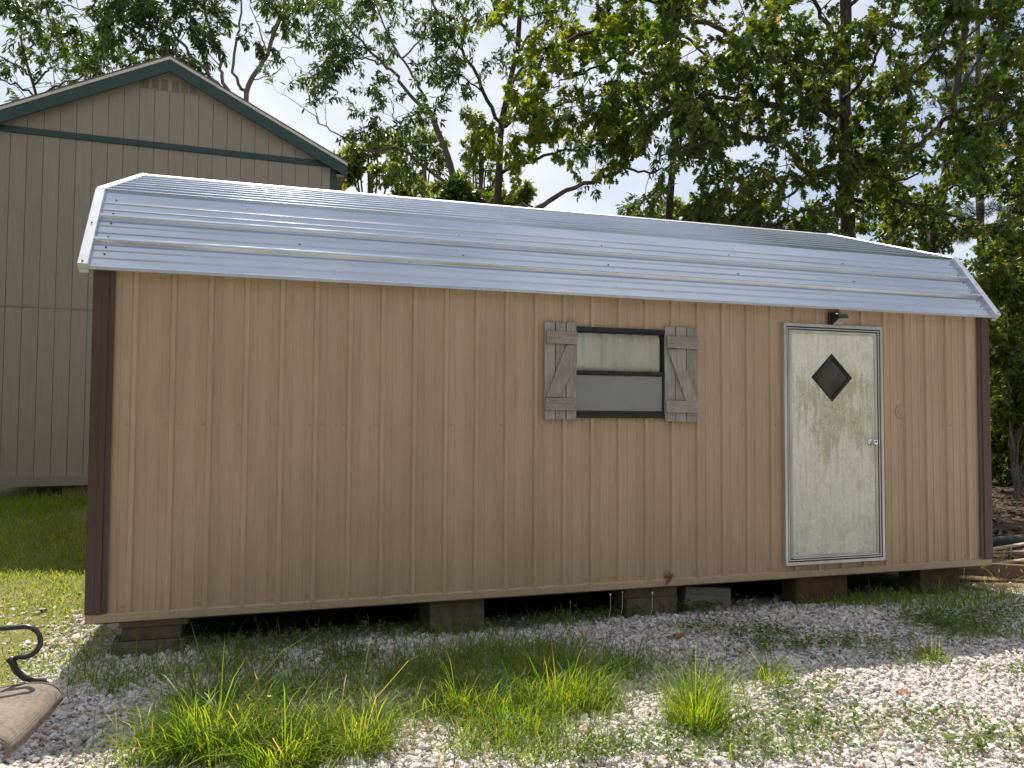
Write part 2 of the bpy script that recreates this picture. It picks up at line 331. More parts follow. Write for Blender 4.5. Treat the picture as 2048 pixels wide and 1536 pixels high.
M['flower'] = pmat('yellow_petal', (0.55,0.42,0.02), (0.65,0.5,0.03), 20, rough=0.7)
M['deadleaf'] = pmat('brown_dead_leaf', (0.16,0.075,0.04), (0.25,0.13,0.075), 20, rough=0.8, objrnd=0.25)
def stonemat():
    m, t, b, o = mat_new('pale_crushed_stone')
    oi = N(t, 'ShaderNodeObjectInfo')
    c = ramp(t, oi.outputs['Random'], [(0.0,(0.3,0.28,0.27)),(0.12,(0.44,0.41,0.395)),(0.45,(0.585,0.545,0.525)),(0.8,(0.7,0.66,0.64)),(0.945,(0.78,0.745,0.72)),(0.965,(0.45,0.31,0.25)),(1.0,(0.33,0.2,0.15))])
    n = noise(t, (1,1,1), 3.0, 4); c = mixc(t, ramp(t, n, [(0.35, (0,0,0)), (0.75, (0.5,0.5,0.5))]), c, (0.42,0.385,0.365))
    t.links.new(c, b.inputs['Base Color']); b.inputs['Roughness'].default_value = 0.85; b.inputs['Specular IOR Level'].default_value = 0.25
    bump(t, b, n, 0.3, 0.15); return m
M['stone'] = stonemat()
def groundmat():
    m, t, b, o = mat_new('gravel_grass_and_leaf_litter')
    g = N(t, 'ShaderNodeNewGeometry'); sep = N(t, 'ShaderNodeSeparateXYZ'); t.links.new(g.outputs['Position'], sep.inputs[0])
    nb = noise(t, (1,1,1), 1.1, 5, coord='Object'); nf = noise(t, (1,1,1), 40, 4); nm = noise(t, (1,1,1), 6, 5)
    vo = N(t, 'ShaderNodeTexVoronoi'); vo.inputs['Scale'].default_value = 38; t.links.new(g.outputs['Position'], vo.inputs['Vector'])
    grav = ramp(t, vo.outputs['Color'], [(0.0,(0.24,0.215,0.2)),(0.5,(0.4,0.37,0.35)),(1.0,(0.5,0.47,0.445))])
    grav = mixc(t, ramp(t, vo.outputs['Distance'], [(0.35,(0,0,0)),(0.75,(0.6,0.6,0.6))]), grav, (0.18,0.15,0.13))
    lawn = ramp(t, nm, [(0.3,(0.09,0.115,0.03)),(0.55,(0.14,0.155,0.045)),(0.75,(0.26,0.215,0.12))])
    lawn = mixc(t, ramp(t, nf, [(0.4,(0,0,0)),(0.7,(0.6,0.6,0.6))]), lawn, (0.22,0.17,0.11))
    lit = ramp(t, nm, [(0.3,(0.032,0.025,0.019)),(0.6,(0.058,0.045,0.034)),(0.8,(0.09,0.07,0.053))])
    lit = mixc(t, ramp(t, nf, [(0.5,(0,0,0)),(0.62,(0.5,0.5,0.5))]), lit, (0.13,0.095,0.065))
    clay = ramp(t, nm, [(0.3,(0.16,0.09,0.058)),(0.7,(0.26,0.175,0.12))])
    def edge(sock, a, bb, amp):
        x = N(t, 'ShaderNodeMath', operation='MULTIPLY_ADD'); t.links.new(nb, x.inputs[0]); x.inputs[1].default_value = amp
        t.links.new(sock, x.inputs[2]); mr = N(t, 'ShaderNodeMapRange', interpolation_type='SMOOTHSTEP'); mr.inputs[1].default_value = a; mr.inputs[2].default_value = bb
        t.links.new(x.outputs[0], mr.inputs[0]); return mr.outputs[0]
    ax = edge(sep.outputs[0], 0.1, 0.35, 0.7)           # 1 = right of the lawn edge
    col = mixc(t, ax, lawn, grav)
    bk = edge(sep.outputs[1], 5.2, 6.0, 1.2)            # far behind the shed: litter
    r1 = N(t, 'ShaderNodeMath', operation='MULTIPLY'); t.links.new(edge(sep.outputs[0], 3.4, 4.4, 1.2), r1.inputs[0]); t.links.new(bk, r1.inputs[1])
    col = mixc(t, r1.outputs[0], col, lit)
    rt = N(t, 'ShaderNodeMath', operation='MULTIPLY'); t.links.new(edge(sep.outputs[0], 7.3, 7.9, 0.8), rt.inputs[0]); t.links.new(edge(sep.outputs[1], 0.1, 0.5, 0.6), rt.inputs[1])
    col = mixc(t, rt.outputs[0], col, mixc(t, ramp(t, nb, [(0.45,(0,0,0)),(0.6,(1,1,1))]), clay, lit))
    rf = edge(sep.outputs[0], 9.4, 10.4, 0.8); rr = N(t, 'ShaderNodeMath', operation='MULTIPLY'); t.links.new(rf, rr.inputs[0]); t.links.new(edge(sep.outputs[1], 0.3, 1.2, 0.6), rr.inputs[1])
    col = mixc(t, rr.outputs[0], col, lit)
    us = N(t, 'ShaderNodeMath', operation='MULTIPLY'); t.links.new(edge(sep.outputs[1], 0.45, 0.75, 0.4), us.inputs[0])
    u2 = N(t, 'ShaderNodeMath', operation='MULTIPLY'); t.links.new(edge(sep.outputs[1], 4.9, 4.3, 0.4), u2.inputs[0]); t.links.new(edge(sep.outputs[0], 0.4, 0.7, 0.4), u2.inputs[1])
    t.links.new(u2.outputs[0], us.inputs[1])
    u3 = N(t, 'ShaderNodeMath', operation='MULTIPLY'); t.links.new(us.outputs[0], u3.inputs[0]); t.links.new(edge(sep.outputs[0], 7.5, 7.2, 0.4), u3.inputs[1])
    col = mixc(t, u3.outputs[0], col, ramp(t, nm, [(0.3,(0.035,0.027,0.02)),(0.7,(0.075,0.058,0.044))]))  # soil under the shed, with the deep shade there put into its colour
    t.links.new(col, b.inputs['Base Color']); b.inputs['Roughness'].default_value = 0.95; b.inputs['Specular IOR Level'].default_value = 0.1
    bump(t, b, mixc(t, 0.5, nf, vo.outputs['Distance']), 0.5, 0.015)
    return m
M['ground'] = groundmat()

# ------------------------------------------------------------------ ground sheet
def axis(a, b, step, far, growth=1.25):
    c = list(np.arange(a, b+1e-6, step)); s = step
    while c[-1] < far: s *= growth; c.append(c[-1]+s)
    s = step
    while c[0] > -far: s *= growth; c.insert(0, c[0]-s)
    return np.array(c)
gx = axis(-6, 14, 0.12, 400); gy = axis(-5, 12, 0.12, 400)
X, Y = np.meshgrid(gx, gy); V = np.stack([X, Y, height(X, Y)], -1).reshape(-1, 3)
nx, ny = len(gx), len(gy)
ii, jj = np.meshgrid(np.arange(nx-1), np.arange(ny-1)); a0 = (jj*nx+ii).ravel()
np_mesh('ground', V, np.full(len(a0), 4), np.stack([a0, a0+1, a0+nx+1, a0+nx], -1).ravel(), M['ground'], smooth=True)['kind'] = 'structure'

# ------------------------------------------------------------------ the long metal shed
LEN = 7.315; WID = 4.30; YB, ZB = 0.386, 2.85; YR, ZR = 2.15, 3.478; EO, EZ = -0.06, 2.254; EX = 0.096
shed = empty('metal_shed', (0, 0, 0), label='long tan ribbed metal shed with bare metal roof, standing on blocks', cat='shed')
RIB = 0.2286; R0 = 4.114-17*RIB
WX0, WX1, WZ0, WZ1 = 3.22, 4.06, 1.325, 1.99       # window opening
DX0, DX1, DZ0, DZ1 = 5.16, 6.10, 0.135, 2.085       # door opening
def fillet(poly, r, k=3):
    """round every corner of a 2D polyline with short arcs"""
    P = [np.array(p, float) for p in poly]; o_ = [P[0]]
    for a, b, c in zip(P[:-2], P[1:-1], P[2:]):
        la, lc = np.linalg.norm(a-b), np.linalg.norm(c-b); q = min(r, la*0.4, lc*0.4)
        p0 = b+(a-b)/la*q; p1 = b+(c-b)/lc*q
        o_ += [(1-t)**2*p0+2*t*(1-t)*b+t*t*p1 for t in np.linspace(0, 1, k+1)]
    return np.array(o_+[P[-1]])
_wp = [(-0.5, 0.0)]
for _k in range(-2, 35):
    _c = R0+_k*RIB; _wp += [(_c-0.023,0),(_c-0.013,0.022),(_c+0.013,0.022),(_c+0.023,0)]
    for _m in (RIB/3, 2*RIB/3): _wp += [(_c+_m-0.010,0),(_c+_m-0.004,0.0055),(_c+_m+0.004,0.0055),(_c+_m+0.010,0)]
_wp = fillet([(-0.8,0)]+_wp[1:]+[(9.0,0)], 0.004, 3)
def rib_profile(x): return float(np.interp(x, _wp[:,0], _wp[:,1]))
def rib_xs(a, b, extra=()):
    xs = {round(a,5), round(b,5)}|{round(float(v),5) for v in _wp[:,0] if a < v < b}|{round(e,5) for e in extra}
    return sorted(x for x in xs if a-1e-6 <= x <= b+1e-6)
holes = [(WX0,WX1,WZ0,WZ1), (DX0,DX1,DZ0,DZ1)]
bounds = [0.03]+[4.114+0.9144*k+0.02 for k in range(-4, 4)]+[LEN-0.03]
for k, (a, b) in enumerate(zip(bounds[:-1], bounds[1:])):
    xs = rib_xs(a, b, [h[i] for h in holes for i in (0,1) if a < h[i] < b])
    zs = sorted({0.052, 2.27}|{h[i] for h in holes for i in (2,3) if h[1] > a and h[0] < b})
    mb = MB(); lift = 0.0015*(k % 2)
    vs = [(x, -rib_profile(x)-lift, z) for z in zs for x in xs]; n = len(xs); fs = []
    for j in range(len(zs)-1):
        for i in range(n-1):
            xm, zm = (xs[i]+xs[i+1])/2, (zs[j]+zs[j+1])/2
            if any(h[0] < xm < h[1] and h[2] < zm < h[3] for h in holes): continue
            fs.append((j*n+i, j*n+i+1, (j+1)*n+i+1, (j+1)*n+i))
    mb.add(vs, fs); mb.build('wall_panel', M['tan'], shed)
# gable and back walls
def gable(x, name):
    mb = MB(); ys = rib_xs(0.0, WID)
    def top(y):
        y = min(y, WID-y)
        return (2.27+(ZB-2.27)*y/YB if y < YB else ZB+(ZR-ZB)*(y-YB)/(YR-YB))-0.03
    s = -1 if x < 1 else 1
    vs = []
    for y in ys+[YR]: pass
    ys = sorted(ys+[YB, YR, WID-YB])
    for y in ys: vs += [(x+s*rib_profile(y), y, 0.05), (x+s*rib_profile(y), y, top(y))]
    mb.add(vs, [(2*i, 2*i+2, 2*i+3, 2*i+1) for i in range(len(ys)-1)]); mb.build(name, M['tan'], shed)
gable(0.004, 'gable_wall'); gable(LEN-0.004, 'gable_wall')
xs = rib_xs(0.03, LEN-0.03); mb = MB()
mb.add([p for x in xs for p in ((x, WID+rib_profile(x), 0.052), (x, WID+rib_profile(x), 2.27))], [(2*i, 2*i+1, 2*i+3, 2*i+2) for i in range(len(xs)-1)])
mb.build('back_wall', M['tan'], shed)
MB().box(0.03, LEN-0.03, 0.02, WID-0.02, -0.02, 0.04).build('floor_deck', M['interior'], shed)
for yy in (0.75, 1.8, 2.75, 3.85): MB().box(0.05, LEN-0.05, yy, yy+0.14, -0.115, -0.0205).build('floor_beam', M['interior'], shed, bevel=0.004)
# inner lining so the inside stays dim
MB().box(0.05, LEN-0.05, 1.9, 1.93, 0.045, 2.25).build('inner_partition', M['interior'], shed)
MB().box(0.05, LEN-0.05, 0.012, 1.899, 2.255, 2.265).build('inner_ceiling', M['interior'], shed)
# base trim: ledge and drip face, two lengths
for a, b in ((-0.012, 1.36), (1.3625, LEN+0.012)):
    mb = MB()
    prof = [(0.0, 0.056), (-0.018, 0.052), (-0.024, 0.046), (-0.026, 0.0), (-0.016, -0.006), (0.0, -0.004)]
    n = len(prof)
    mb.add([(a, y, z) for y, z in prof]+[(b, y, z) for y, z in prof], [tuple(range(n)), tuple(range(2*n-1,n-1,-1))]+[(i, (i+1)%n, n+(i+1)%n, n+i) for i in range(n)])
    mb.build('base_trim', M['tantrim'], shed)
for x, s in ((-0.004, -1), (LEN+0.004, 1)): MB().box(min(x, x+s*0.02), max(x, x+s*0.02), 0.001, WID, -0.003, 0.05).build('base_trim', M['tantrim'], shed)
# maroon corner trims, folded with a raised centre bead
for x0, s in ((-0.022, 1), (LEN+0.022, -1)):
    prof = [(0, 0.13), (0, -0.027), (0.052, -0.027), (0.056, -0.033), (0.092, -0.033), (0.096, -0.024), (0.128, -0.0225), (0.128, -0.0205), (0.02, -0.0205), (0.02, 0.13)]
    mb = MB(); n = len(prof)
    mb.add([(x0+s*a, b, 0.057) for a, b in prof]+[(x0+s*a, b, 2.262) for a, b in prof], [tuple(range(n)), tuple(range(2*n-1,n-1,-1))]+[(i, (i+1)%n, n+(i+1)%n, n+i) for i in range(n)])
    mb.build('corner_trim', M['maroon'], shed)
# roofing: sheets with ribs running along the length
def roof_profile(p0, p1, ribs_at, minors_at, back=False):
    p0 = np.array(p0); p1 = np.array(p1); d = p1-p0; Ls = np.linalg.norm(d); d /= Ls; nn = np.array([-d[1], d[0]])
    st = [(0.0, 0.0)]
    ev = sorted([(r, 1) for r in ribs_at]+[(r, 0) for r in minors_at])
    for r, big in ev:
        if big: st += [(r-0.024, 0), (r-0.012, 0.03), (r+0.010, 0.03), (r+0.021, 0)]
        else: st += [(r-0.008, 0), (r-0.004, 0.007), (r+0.003, 0.007), (r+0.007, 0)]
    st.append((Ls, 0.0))
    st = fillet([(min(max(a, 0), Ls), h) for a, h in st], 0.005, 4)
    return [tuple(p0+d*a+nn*h) for a, h in st]
SL = math.hypot(YB-EO, ZB-EZ); SU = math.hypot(YR-YB, ZR-ZB)
low_r = [0.327*SL, 0.643*SL]; low_m = [0.114*SL, 0.212*SL, 0.439*SL, 0.536*SL, 0.754*SL, 0.848*SL]
up_r = [0.026+RIB*k for k in range(8)]; up_m = [0.025+RIB*(k+f) for k in range(8) for f in (0.36, 0.66) if 0.03+RIB*(k+f) < SU-0.02]
def sweep_roof(name, prof, mirror=False):
    if mirror: prof = [(WID-y, z) for y, z in prof]
    xs = np.linspace(-EX, LEN+EX, 9); n = len(prof)
    mb = MB(); rng = random.Random(3)
    for i, x in enumerate(xs):
        mb.v += [(x, y, z) for j, (y, z) in enumerate(prof)]
    mb.f += [(i*n+j, (i+1)*n+j, (i+1)*n+j+1, i*n+j+1) for i in range(len(xs)-1) for j in range(n-1)]
    return mb.build(name, M['galv'], shed)
sweep_roof('lower_roof_sheet', roof_profile((EO,EZ), (YB,ZB), low_r, low_m))
sweep_roof('upper_roof_sheet', roof_profile((YB,ZB), (YR,ZR), up_r, []))
sweep_roof('lower_roof_sheet', roof_profile((EO,EZ), (YB,ZB), low_r, low_m), True)
sweep_roof('upper_roof_sheet', roof_profile((YB,ZB), (YR,ZR), up_r, []), True)
# eave lip and soffit
mb = MB(); prof = [(EO-0.004, EZ+0.004), (EO-0.004, EZ-0.016), (EO+0.008, EZ-0.018), (-0.004, 2.246), (-0.004, 2.262), (EO+0.004, EZ+0.001)]; n = len(prof)
mb.add([(-EX, y, z) for y, z in prof]+[(LEN+EX, y, z) for y, z in prof], [tuple(range(n)), tuple(range(2*n-1,n-1,-1))]+[(i, (i+1)%n, n+(i+1)%n, n+i) for i in range(n)])
mb.build('eave_trim', M['galvtrim'], shed)
# rake trims: folded strips laid over the roof ends
def rake(x0, x1, p0, p1, lift, name='rake_trim'):
    p0 = np.array(p0); p1 = np.array(p1); d = (p1-p0)/np.linalg.norm(p1-p0); nn = np.array([-d[1], d[0]])
    if nn[1] < 0: nn = -nn
    q = [p0+nn*lift, p1+nn*lift, p1-nn*0.05, p0-nn*0.05]
    mb = MB(); mb.add([(x0, *a) for a in q]+[(x1, *a) for a in q], [(0,1,2,3),(7,6,5,4),(0,4,5,1),(1,5,6,2),(2,6,7,3),(3,7,4,0)])
    return mb.build(name, M['galvtrim'], shed, bevel=0.003)
for xa, xb in ((-EX-0.008, -EX+0.052), (LEN+EX-0.052, LEN+EX+0.008)):
    rake(xa, xb, (EO-0.006, EZ-0.008), (YB-0.001, ZB+0.001), 0.032); rake(xa+0.001, xb-0.001, (YB, ZB), (YR+0.005, ZR+0.002), 0.033)
    rake(xa, xb, (WID-EO+0.006, EZ-0.008), (WID-YB+0.001, ZB+0.001), 0.032); rake(xa+0.001, xb-0.001, (WID-YB, ZB), (YR+0.006, ZR+0.002), 0.033)
mb = MB(); mb.add([(x, y, z) for x in (-EX-0.006, LEN+EX+0.006) for y, z in ((YR-0.13, ZR-0.017), (YR, ZR+0.031), (YR+0.13, ZR-0.017), (YR, ZR+0.028))], [(0,4,5,1),(1,5,6,2),(0,1,2,3),(4,7,6,5),(0,3,7,4),(3,2,6,7)])
mb.build('ridge_cap', M['galvtrim'], shed)
# screw heads (too small to pick apart): joined
def dome(mb, p, nrm, r=0.0075, h=0.005):
    nrm = np.array(nrm, float); nrm /= np.linalg.norm(nrm); a = np.cross(nrm, (1,0,0.01)); a /= np.linalg.norm(a); b = np.cross(nrm, a); p = np.array(p, float)
    ring = lambda rr, hh: [p+nrm*hh+(a*math.cos(t)+b*math.sin(t))*rr for t in np.arange(6)*math.pi/3]
    mb.add(ring(r, -0.002)+ring(r*0.8, h)+[p+nrm*(h+0.001)], [(i, (i+1)%6, 6+(i+1)%6, 6+i) for i in range(6)]+[(6+i, 6+(i+1)%6, 12) for i in range(6)])
mb = MB(); ds = np.array([YB-EO, ZB-EZ])/SL; dn = np.array([0, -ds[1], ds[0]]); du = np.array([YR-YB, ZR-ZB])/SU; un = np.array([0, -du[1], du[0]])
def onlow(x, t): return (x, EO+(YB-EO)*t, EZ+(ZB-EZ)*t)
for t in (0.907, 0.715, 0.575, 0.39, 0.255, 0.165): dome(mb, onlow(0.03, t), dn); dome(mb, onlow(LEN-0.02, t), dn)
for x in (1.25, 2.44, 3.63, 4.82, 6.0):
    for t in (0.77, 0.462, 0.12): dome(mb, onlow(x, t), dn, 0.008)
for x in (-EX+0.02, LEN+EX-0.02):
    for t in (0.02, 0.52): p = onlow(x, t); dome(mb, np.array(p)+np.array(dn)*0.032, dn, 0.007)
for i, x in enumerate(np.arange(0.35, LEN, 0.78)):
    for s in (0.09, 0.62, 1.14, 1.68): dome(mb, (x+0.1*(s > 0.5), YB+du[0]*s, ZB+du[1]*s), un, 0.008)
tag(mb.build('roof_screws', M['screw'], shed), kind='stuff')
mb = MB()
for k in range(31):
    x = R0+k*RIB
    for dx, z in ((-0.04, 1.256), (0.045, 1.256), (-0.04, 0.085)):
        if (dx > 0 and k % 4 != 1) or x+dx < 0.15 or x+dx > LEN-0.15: continue
        if DX0-0.06 < x+dx < DX1+0.06: continue
        if z > 1 and 3.0 < x+dx < 4.33: continue
        dome(mb, (x+dx, -0.002, z), (0,-1,0), 0.0075, 0.006)
tag(mb.build('wall_screws', M['tanscrew'], shed), kind='stuff')

# ---- door
def ring(name, mat, parent, x0, x1, z0, z1, wd, y0, y1, bev=0.0):
    mb = MB()
    mb.box(x0, x0+wd, y0, y1, z0, z1); mb.box(x1-wd, x1, y0, y1, z0, z1); mb.box(x0+wd, x1-wd, y0, y1, z1-wd, z1); mb.box(x0+wd, x1-wd, y0, y1, z0, z0+wd)
    return mb.build(name, mat, parent, bevel=bev)
door = empty('door', (5.614, -0.02, 0.0)); door.parent = shed
O = (5.614, -0.02, 0.0)
sx0, sx1, sz0, sz1 = 5.19, 6.038, 0.182, 2.032
def lring(name, mat, *a, bev=0.0):
    x0, x1, z0, z1, wd, y0, y1 = a
    return ring(name, mat, door, x0-O[0], x1-O[0], z0, z1, wd, y0-O[1], y1-O[1], bev)
lring('door_frame', M['alum'], 5.130, 6.130, 0.102, 2.108, 0.026, -0.046, -0.002, bev=0.002)
lring('door_frame', M['alum'], 5.166, 6.094, 0.138, 2.072, 0.010, -0.040, -0.004, bev=0.001)
lring('door_gasket', M['gasket'], 5.1565, 6.1035, 0.1285, 2.0815, 0.0095, -0.022, -0.003)
lring('door_gasket', M['gasket'], 5.1765, 6.0835, 0.1485, 2.0615, 0.008, -0.024, -0.003)
lring('door_stile', M['alumwhite'], 5.185, 6.075, 0.157, 2.053, 0.027, -0.036, -0.004, bev=0.003)
dc = (0.0, 1.66); dh = 0.208
sl_ = MB(); xA, xB = 5.2125-O[0], 6.0475-O[0]; zA, zB = 0.1845, 2.0255; yf, yk = -0.008, 0.03
dia = [(dc[0], dc[1]+dh), (dc[0]+dh, dc[1]), (dc[0], dc[1]-dh), (dc[0]-dh, dc[1])]; rc = [(xA,zB),(xB,zB),(xB,zA),(xA,zA)]
vs = [(x, yf, z) for x, z in rc]+[(x, yf, z) for x, z in dia]+[(x, yk, z) for x, z in rc]+[(x, yk, z) for x, z in dia]
fs = [(0,1,4),(1,5,4),(1,2,5),(2,6,5),(2,3,6),(3,7,6),(3,0,7),(0,4,7)]
fs = fs+[tuple(reversed([i+8 for i in f])) for f in fs]+[(0,8,9,1),(1,9,10,2),(2,10,11,3),(3,11,8,0),(4,5,13,12),(5,6,14,13),(6,7,15,14),(7,4,12,15)]
sl_.add(vs, fs); sl_.build('door_slab', M['door'], door)
def diamond(y0, y1, r0, r1=None):
    d0 = [(dc[0], dc[1]+r0), (dc[0]+r0, dc[1]), (dc[0], dc[1]-r0), (dc[0]-r0, dc[1])]
    mb = MB()
    if r1 is None: return mb.prism(list(reversed(d0)), y0, y1)
    d1 = [(dc[0], dc[1]+r1), (dc[0]+r1, dc[1]), (dc[0], dc[1]-r1), (dc[0]-r1, dc[1])]
    mb.add([(x,y0,z) for x,z in d0]+[(x,y0,z) for x,z in d1]+[(x,y1,z) for x,z in d0]+[(x,y1,z) for x,z in d1],
           [f for i in range(4) for f in ((i,(i+1)%4,4+(i+1)%4,4+i),(8+i,12+i,12+(i+1)%4,8+(i+1)%4),(i,8+i,8+(i+1)%4,(i+1)%4),(4+i,4+(i+1)%4,12+(i+1)%4,12+i))])
    return mb
diamond(-0.006, 0.028, dh-0.0005, dh-0.032).build('pane_frame', M['darkbronze'], door, bevel=0.002)
diamond(0.012, 0.016, dh-0.034).build('diamond_pane', M['darkglass'], door)
kx, kz = 6.0-O[0], 1.112
mb = MB(); mb.lathe([(0.0305,0.0),(0.031,0.006),(0.024,0.012),(0.012,0.016),(0.0115,0.034),(0.02,0.04),(0.0265,0.052),(0.0265,0.064),(0.02,0.072),(0.006,0.074)], (kx, yf, kz), 'y', 20)
mb.build('door_handle', M['chrome'], door, smooth=True)
MB().box(5.2-O[0], 6.06-O[0], -0.032, -0.008, 0.1585, 0.166).build('threshold_strip', M['alum'], door)
# ---- window with curtain
win = empty('window', (3.66, 0, 1.66)); win.parent = shed
WO = (3.66, 0.0, 1.66)
def wring(name, mat, *a, bev=0.0):
    x0, x1, z0, z1, wd, y0, y1 = a; return ring(name, mat, win, x0-WO[0], x1-WO[0], z0-WO[2], z1-WO[2], wd, y0, y1, bev)
wring('window_frame', M['darkbronze'], 3.2, 4.075, 1.308, 2.006, 0.034, -0.034, 0.03, bev=0.002)
wring('upper_sash', M['darkbronze'], 3.2345, 4.0405, 1.658, 1.9715, 0.008, -0.012, 0.022)
wring('lower_sash', M['darkbronze'], 3.2345, 4.0405, 1.3425, 1.657, 0.021, -0.022, 0.01, bev=0.001)
MB().box(3.235-WO[0], 4.04-WO[0], -0.027, -0.0125, 1.645-WO[2], 1.672-WO[2]).build('meeting_rail', M['darkbronze'], win, bevel=0.002)
MB().box(3.243-WO[0], 4.032-WO[0], 0.004, 0.008, 1.667-WO[2], 1.963-WO[2]).build('window_pane', M['glass'], win)
MB().box(3.256-WO[0], 4.019-WO[0], -0.004, 0.0, 1.364-WO[2], 1.636-WO[2]).build('window_pane', M['glass'], win)
MB().box(3.256-WO[0], 4.019-WO[0], -0.016, -0.0145, 1.364-WO[2], 1.636-WO[2]).build('insect_screen', M['screen'], win)
nxc = 160; mb = MB(); rr = random.Random(5)
xs = np.linspace(-0.5, 0.36, nxc); zs = [-0.42, -0.2, 0.0, 0.15, 0.25, 0.275, 0.285, 0.305]
for z in zs:
    tight = sstep(0.02, 0.27, z)
    mb.v += [(x, 0.03+(0.008+0.004*tight)*math.sin(x*46+3*math.sin(x*7))+0.006*math.sin(x*120+z*3)*(0.3+tight)+(0.006 if z > 0.28 else 0), z+0.003*math.sin(x*50)*(z > 0.3)) for x in xs]
mb.f = [(j*nxc+i, j*nxc+i+1, (j+1)*nxc+i+1, (j+1)*nxc+i) for j in range(len(zs)-1) for i in range(nxc-1)]
mb.build('curtain', M['curtain'], win, smooth=True)
M['sticker'] = pmat('pale_blue_sticker', (0.45,0.55,0.65), (0.5,0.6,0.7), 10, rough=0.5)
mb = MB()
for dx in (0.0, 0.013, 0.026): mb.box(3.355+dx-WO[0], 3.362+dx-WO[0], 0.0025, 0.0038, 1.845-WO[2], 1.885-WO[2])
mb.box(3.363-WO[0], 3.3675-WO[0], 0.0025, 0.0038, 1.879-WO[2], 1.885-WO[2]); mb.box(3.376-WO[0], 3.3805-WO[0], 0.0025, 0.0038, 1.845-WO[2], 1.851-WO[2])
mb.build('sticker', M['sticker'], win)
# ---- shutters: three boards, two battens, one brace, nails
def shutter(x0, x1, z0, z1, brace_up, label):
    s = empty('shutter', ((x0+x1)/2, -0.02, (z0+z1)/2)); s.parent = shed; s['label'] = label
    c = ((x0+x1)/2, -0.02, (z0+z1)/2); wd = (x1-x0)/3; rr = random.Random(int(x0*10))
    for k in range(3):
        e0, e1 = rr.uniform(-0.004,0.005), rr.uniform(-0.008,0.004); g = 0.0025; dy = rr.uniform(0, 0.003)
        MB().box(x0+k*wd+g-c[0], x0+(k+1)*wd-g-c[0], -0.02-dy, 0.0-dy*0, z0-c[2]+e0, z1-c[2]+e1).build('board', M['greywood'], s, bevel=0.002)
    tl = 0.004
    for za, zb, dx in ((z1-0.168, z1-0.072, 0.004), (z0+0.072, z0+0.164, -0.003)):
        mb = MB(); q = [(x0+dx+0.006, za), (x1+dx-0.004, za-tl), (x1+dx-0.004, zb-tl), (x0+dx+0.006, zb)]
        mb.prism([(a-c[0], b-c[2]) for a, b in q], -0.0425, -0.0235); mb.build('batten', M['greywood_h'], s, bevel=0.002)
    za, zb = z0+0.168, z1-0.178; bw = 0.105
    if brace_up: q = [(x0+0.008, za), (x0+0.008+bw*0.95, za), (x1-0.004, zb-0.14), (x1-0.004, zb), (x1-0.09, zb)]
    else: q = [(x1-0.11, za-0.006), (x1-0.012, za-0.006), (x1-0.012, za+0.02), (x0+0.11, zb), (x0+0.016, zb)]
    mb = MB(); mb.prism([(a-c[0], b-c[2]) for a, b in q], -0.041, -0.0236); mb.build('brace', M['greywood'], s, bevel=0.002)
    mb = MB()
    for k in range(3):
        for zc in (z1-0.098, z1-0.146, z0+0.098, z0+0.142): dome(mb, (x0+(k+0.5)*wd-c[0]+rr.uniform(-0.03,0.03), -0.0425, zc-c[2]+rr.uniform(-0.01,0.01)), (0,-1,0), 0.0045, 0.0015)
    tag(mb.build('nails', M['screw'], s), kind='stuff')
shutter(3.03, 3.287, 1.296, 2.034, True, 'left weathered grey board shutter')
shutter(4.033, 4.318, 1.283, 2.03, False, 'right weathered grey board shutter')
# ---- flood light over the door, round wall plug, dead leaves caught on the trim
lampp = empty('wall_light', (5.645, -0.02, 2.165)); lampp.parent = shed
MB().box(-0.06, 0.062, -0.022, 0.0, -0.058, 0.052).build('light_back_plate', M['blackmetal'], lampp, bevel=0.004)
mb = MB(); mb.add([(-0.045,-0.0225,0.045),(0.055,-0.0225,0.045),(0.055,-0.0225,-0.05),(-0.045,-0.0225,-0.05),(-0.042,-0.1,0.03),(0.058,-0.1,0.03),(0.058,-0.12,-0.005),(-0.042,-0.12,-0.005)],
    [(0,1,2,3),(0,4,5,1),(4,7,6,5),(0,3,7,4),(1,5,6,2),(3,2,6,7)]); mb.build('light_hood', M['darkbronze'], lampp, bevel=0.005)
M['lens'] = pmat('dusty_light_lens', (0.3,0.3,0.27), (0.4,0.4,0.36), 20, rough=0.35)
mb = MB(); mb.add([(-0.036,-0.112,-0.010),(0.052,-0.112,-0.010),(0.05,-0.035,-0.05),(-0.038,-0.035,-0.05),(-0.036,-0.116,-0.017),(0.052,-0.116,-0.017),(0.05,-0.04,-0.058),(-0.038,-0.04,-0.058)],
    [(0,1,2,3),(4,7,6,5),(0,4,5,1),(1,5,6,2),(2,6,7,3),(3,7,4,0)]); mb.build('light_lens', M['lens'], lampp)
mb = MB(); mb.lathe([(0.062,0.0),(0.06,0.004),(0.052,0.005),(0.05,0.003),(0.04,0.003),(0.036,0.009),(0.026,0.011),(0.022,0.007),(0.01,0.008),(0.004,0.012)], (6.352, -0.005, 1.378), 'y', 28)
mb.build('round_wall_plug', M['tantrim'], shed, smooth=True)
rr = random.Random(9); mb = MB()
for k in range(9):
    p = np.array([4.086+rr.uniform(-0.03,0.03), -0.03, 0.06+rr.uniform(-0.02,0.05)]); a = np.array([rr.uniform(-1,1),rr.uniform(-0.4,0.1),rr.uniform(-1,1)])*0.04; b = np.array([rr.uniform(-1,1),rr.uniform(-0.4,0.2),rr.uniform(-1,1)])*0.014
    mb.add([p-a, p+b, p+a, p-b], [(0,1,2,3)])
tag(mb.build('dead_leaf_clump', M['deadleaf'], shed), kind='stuff')

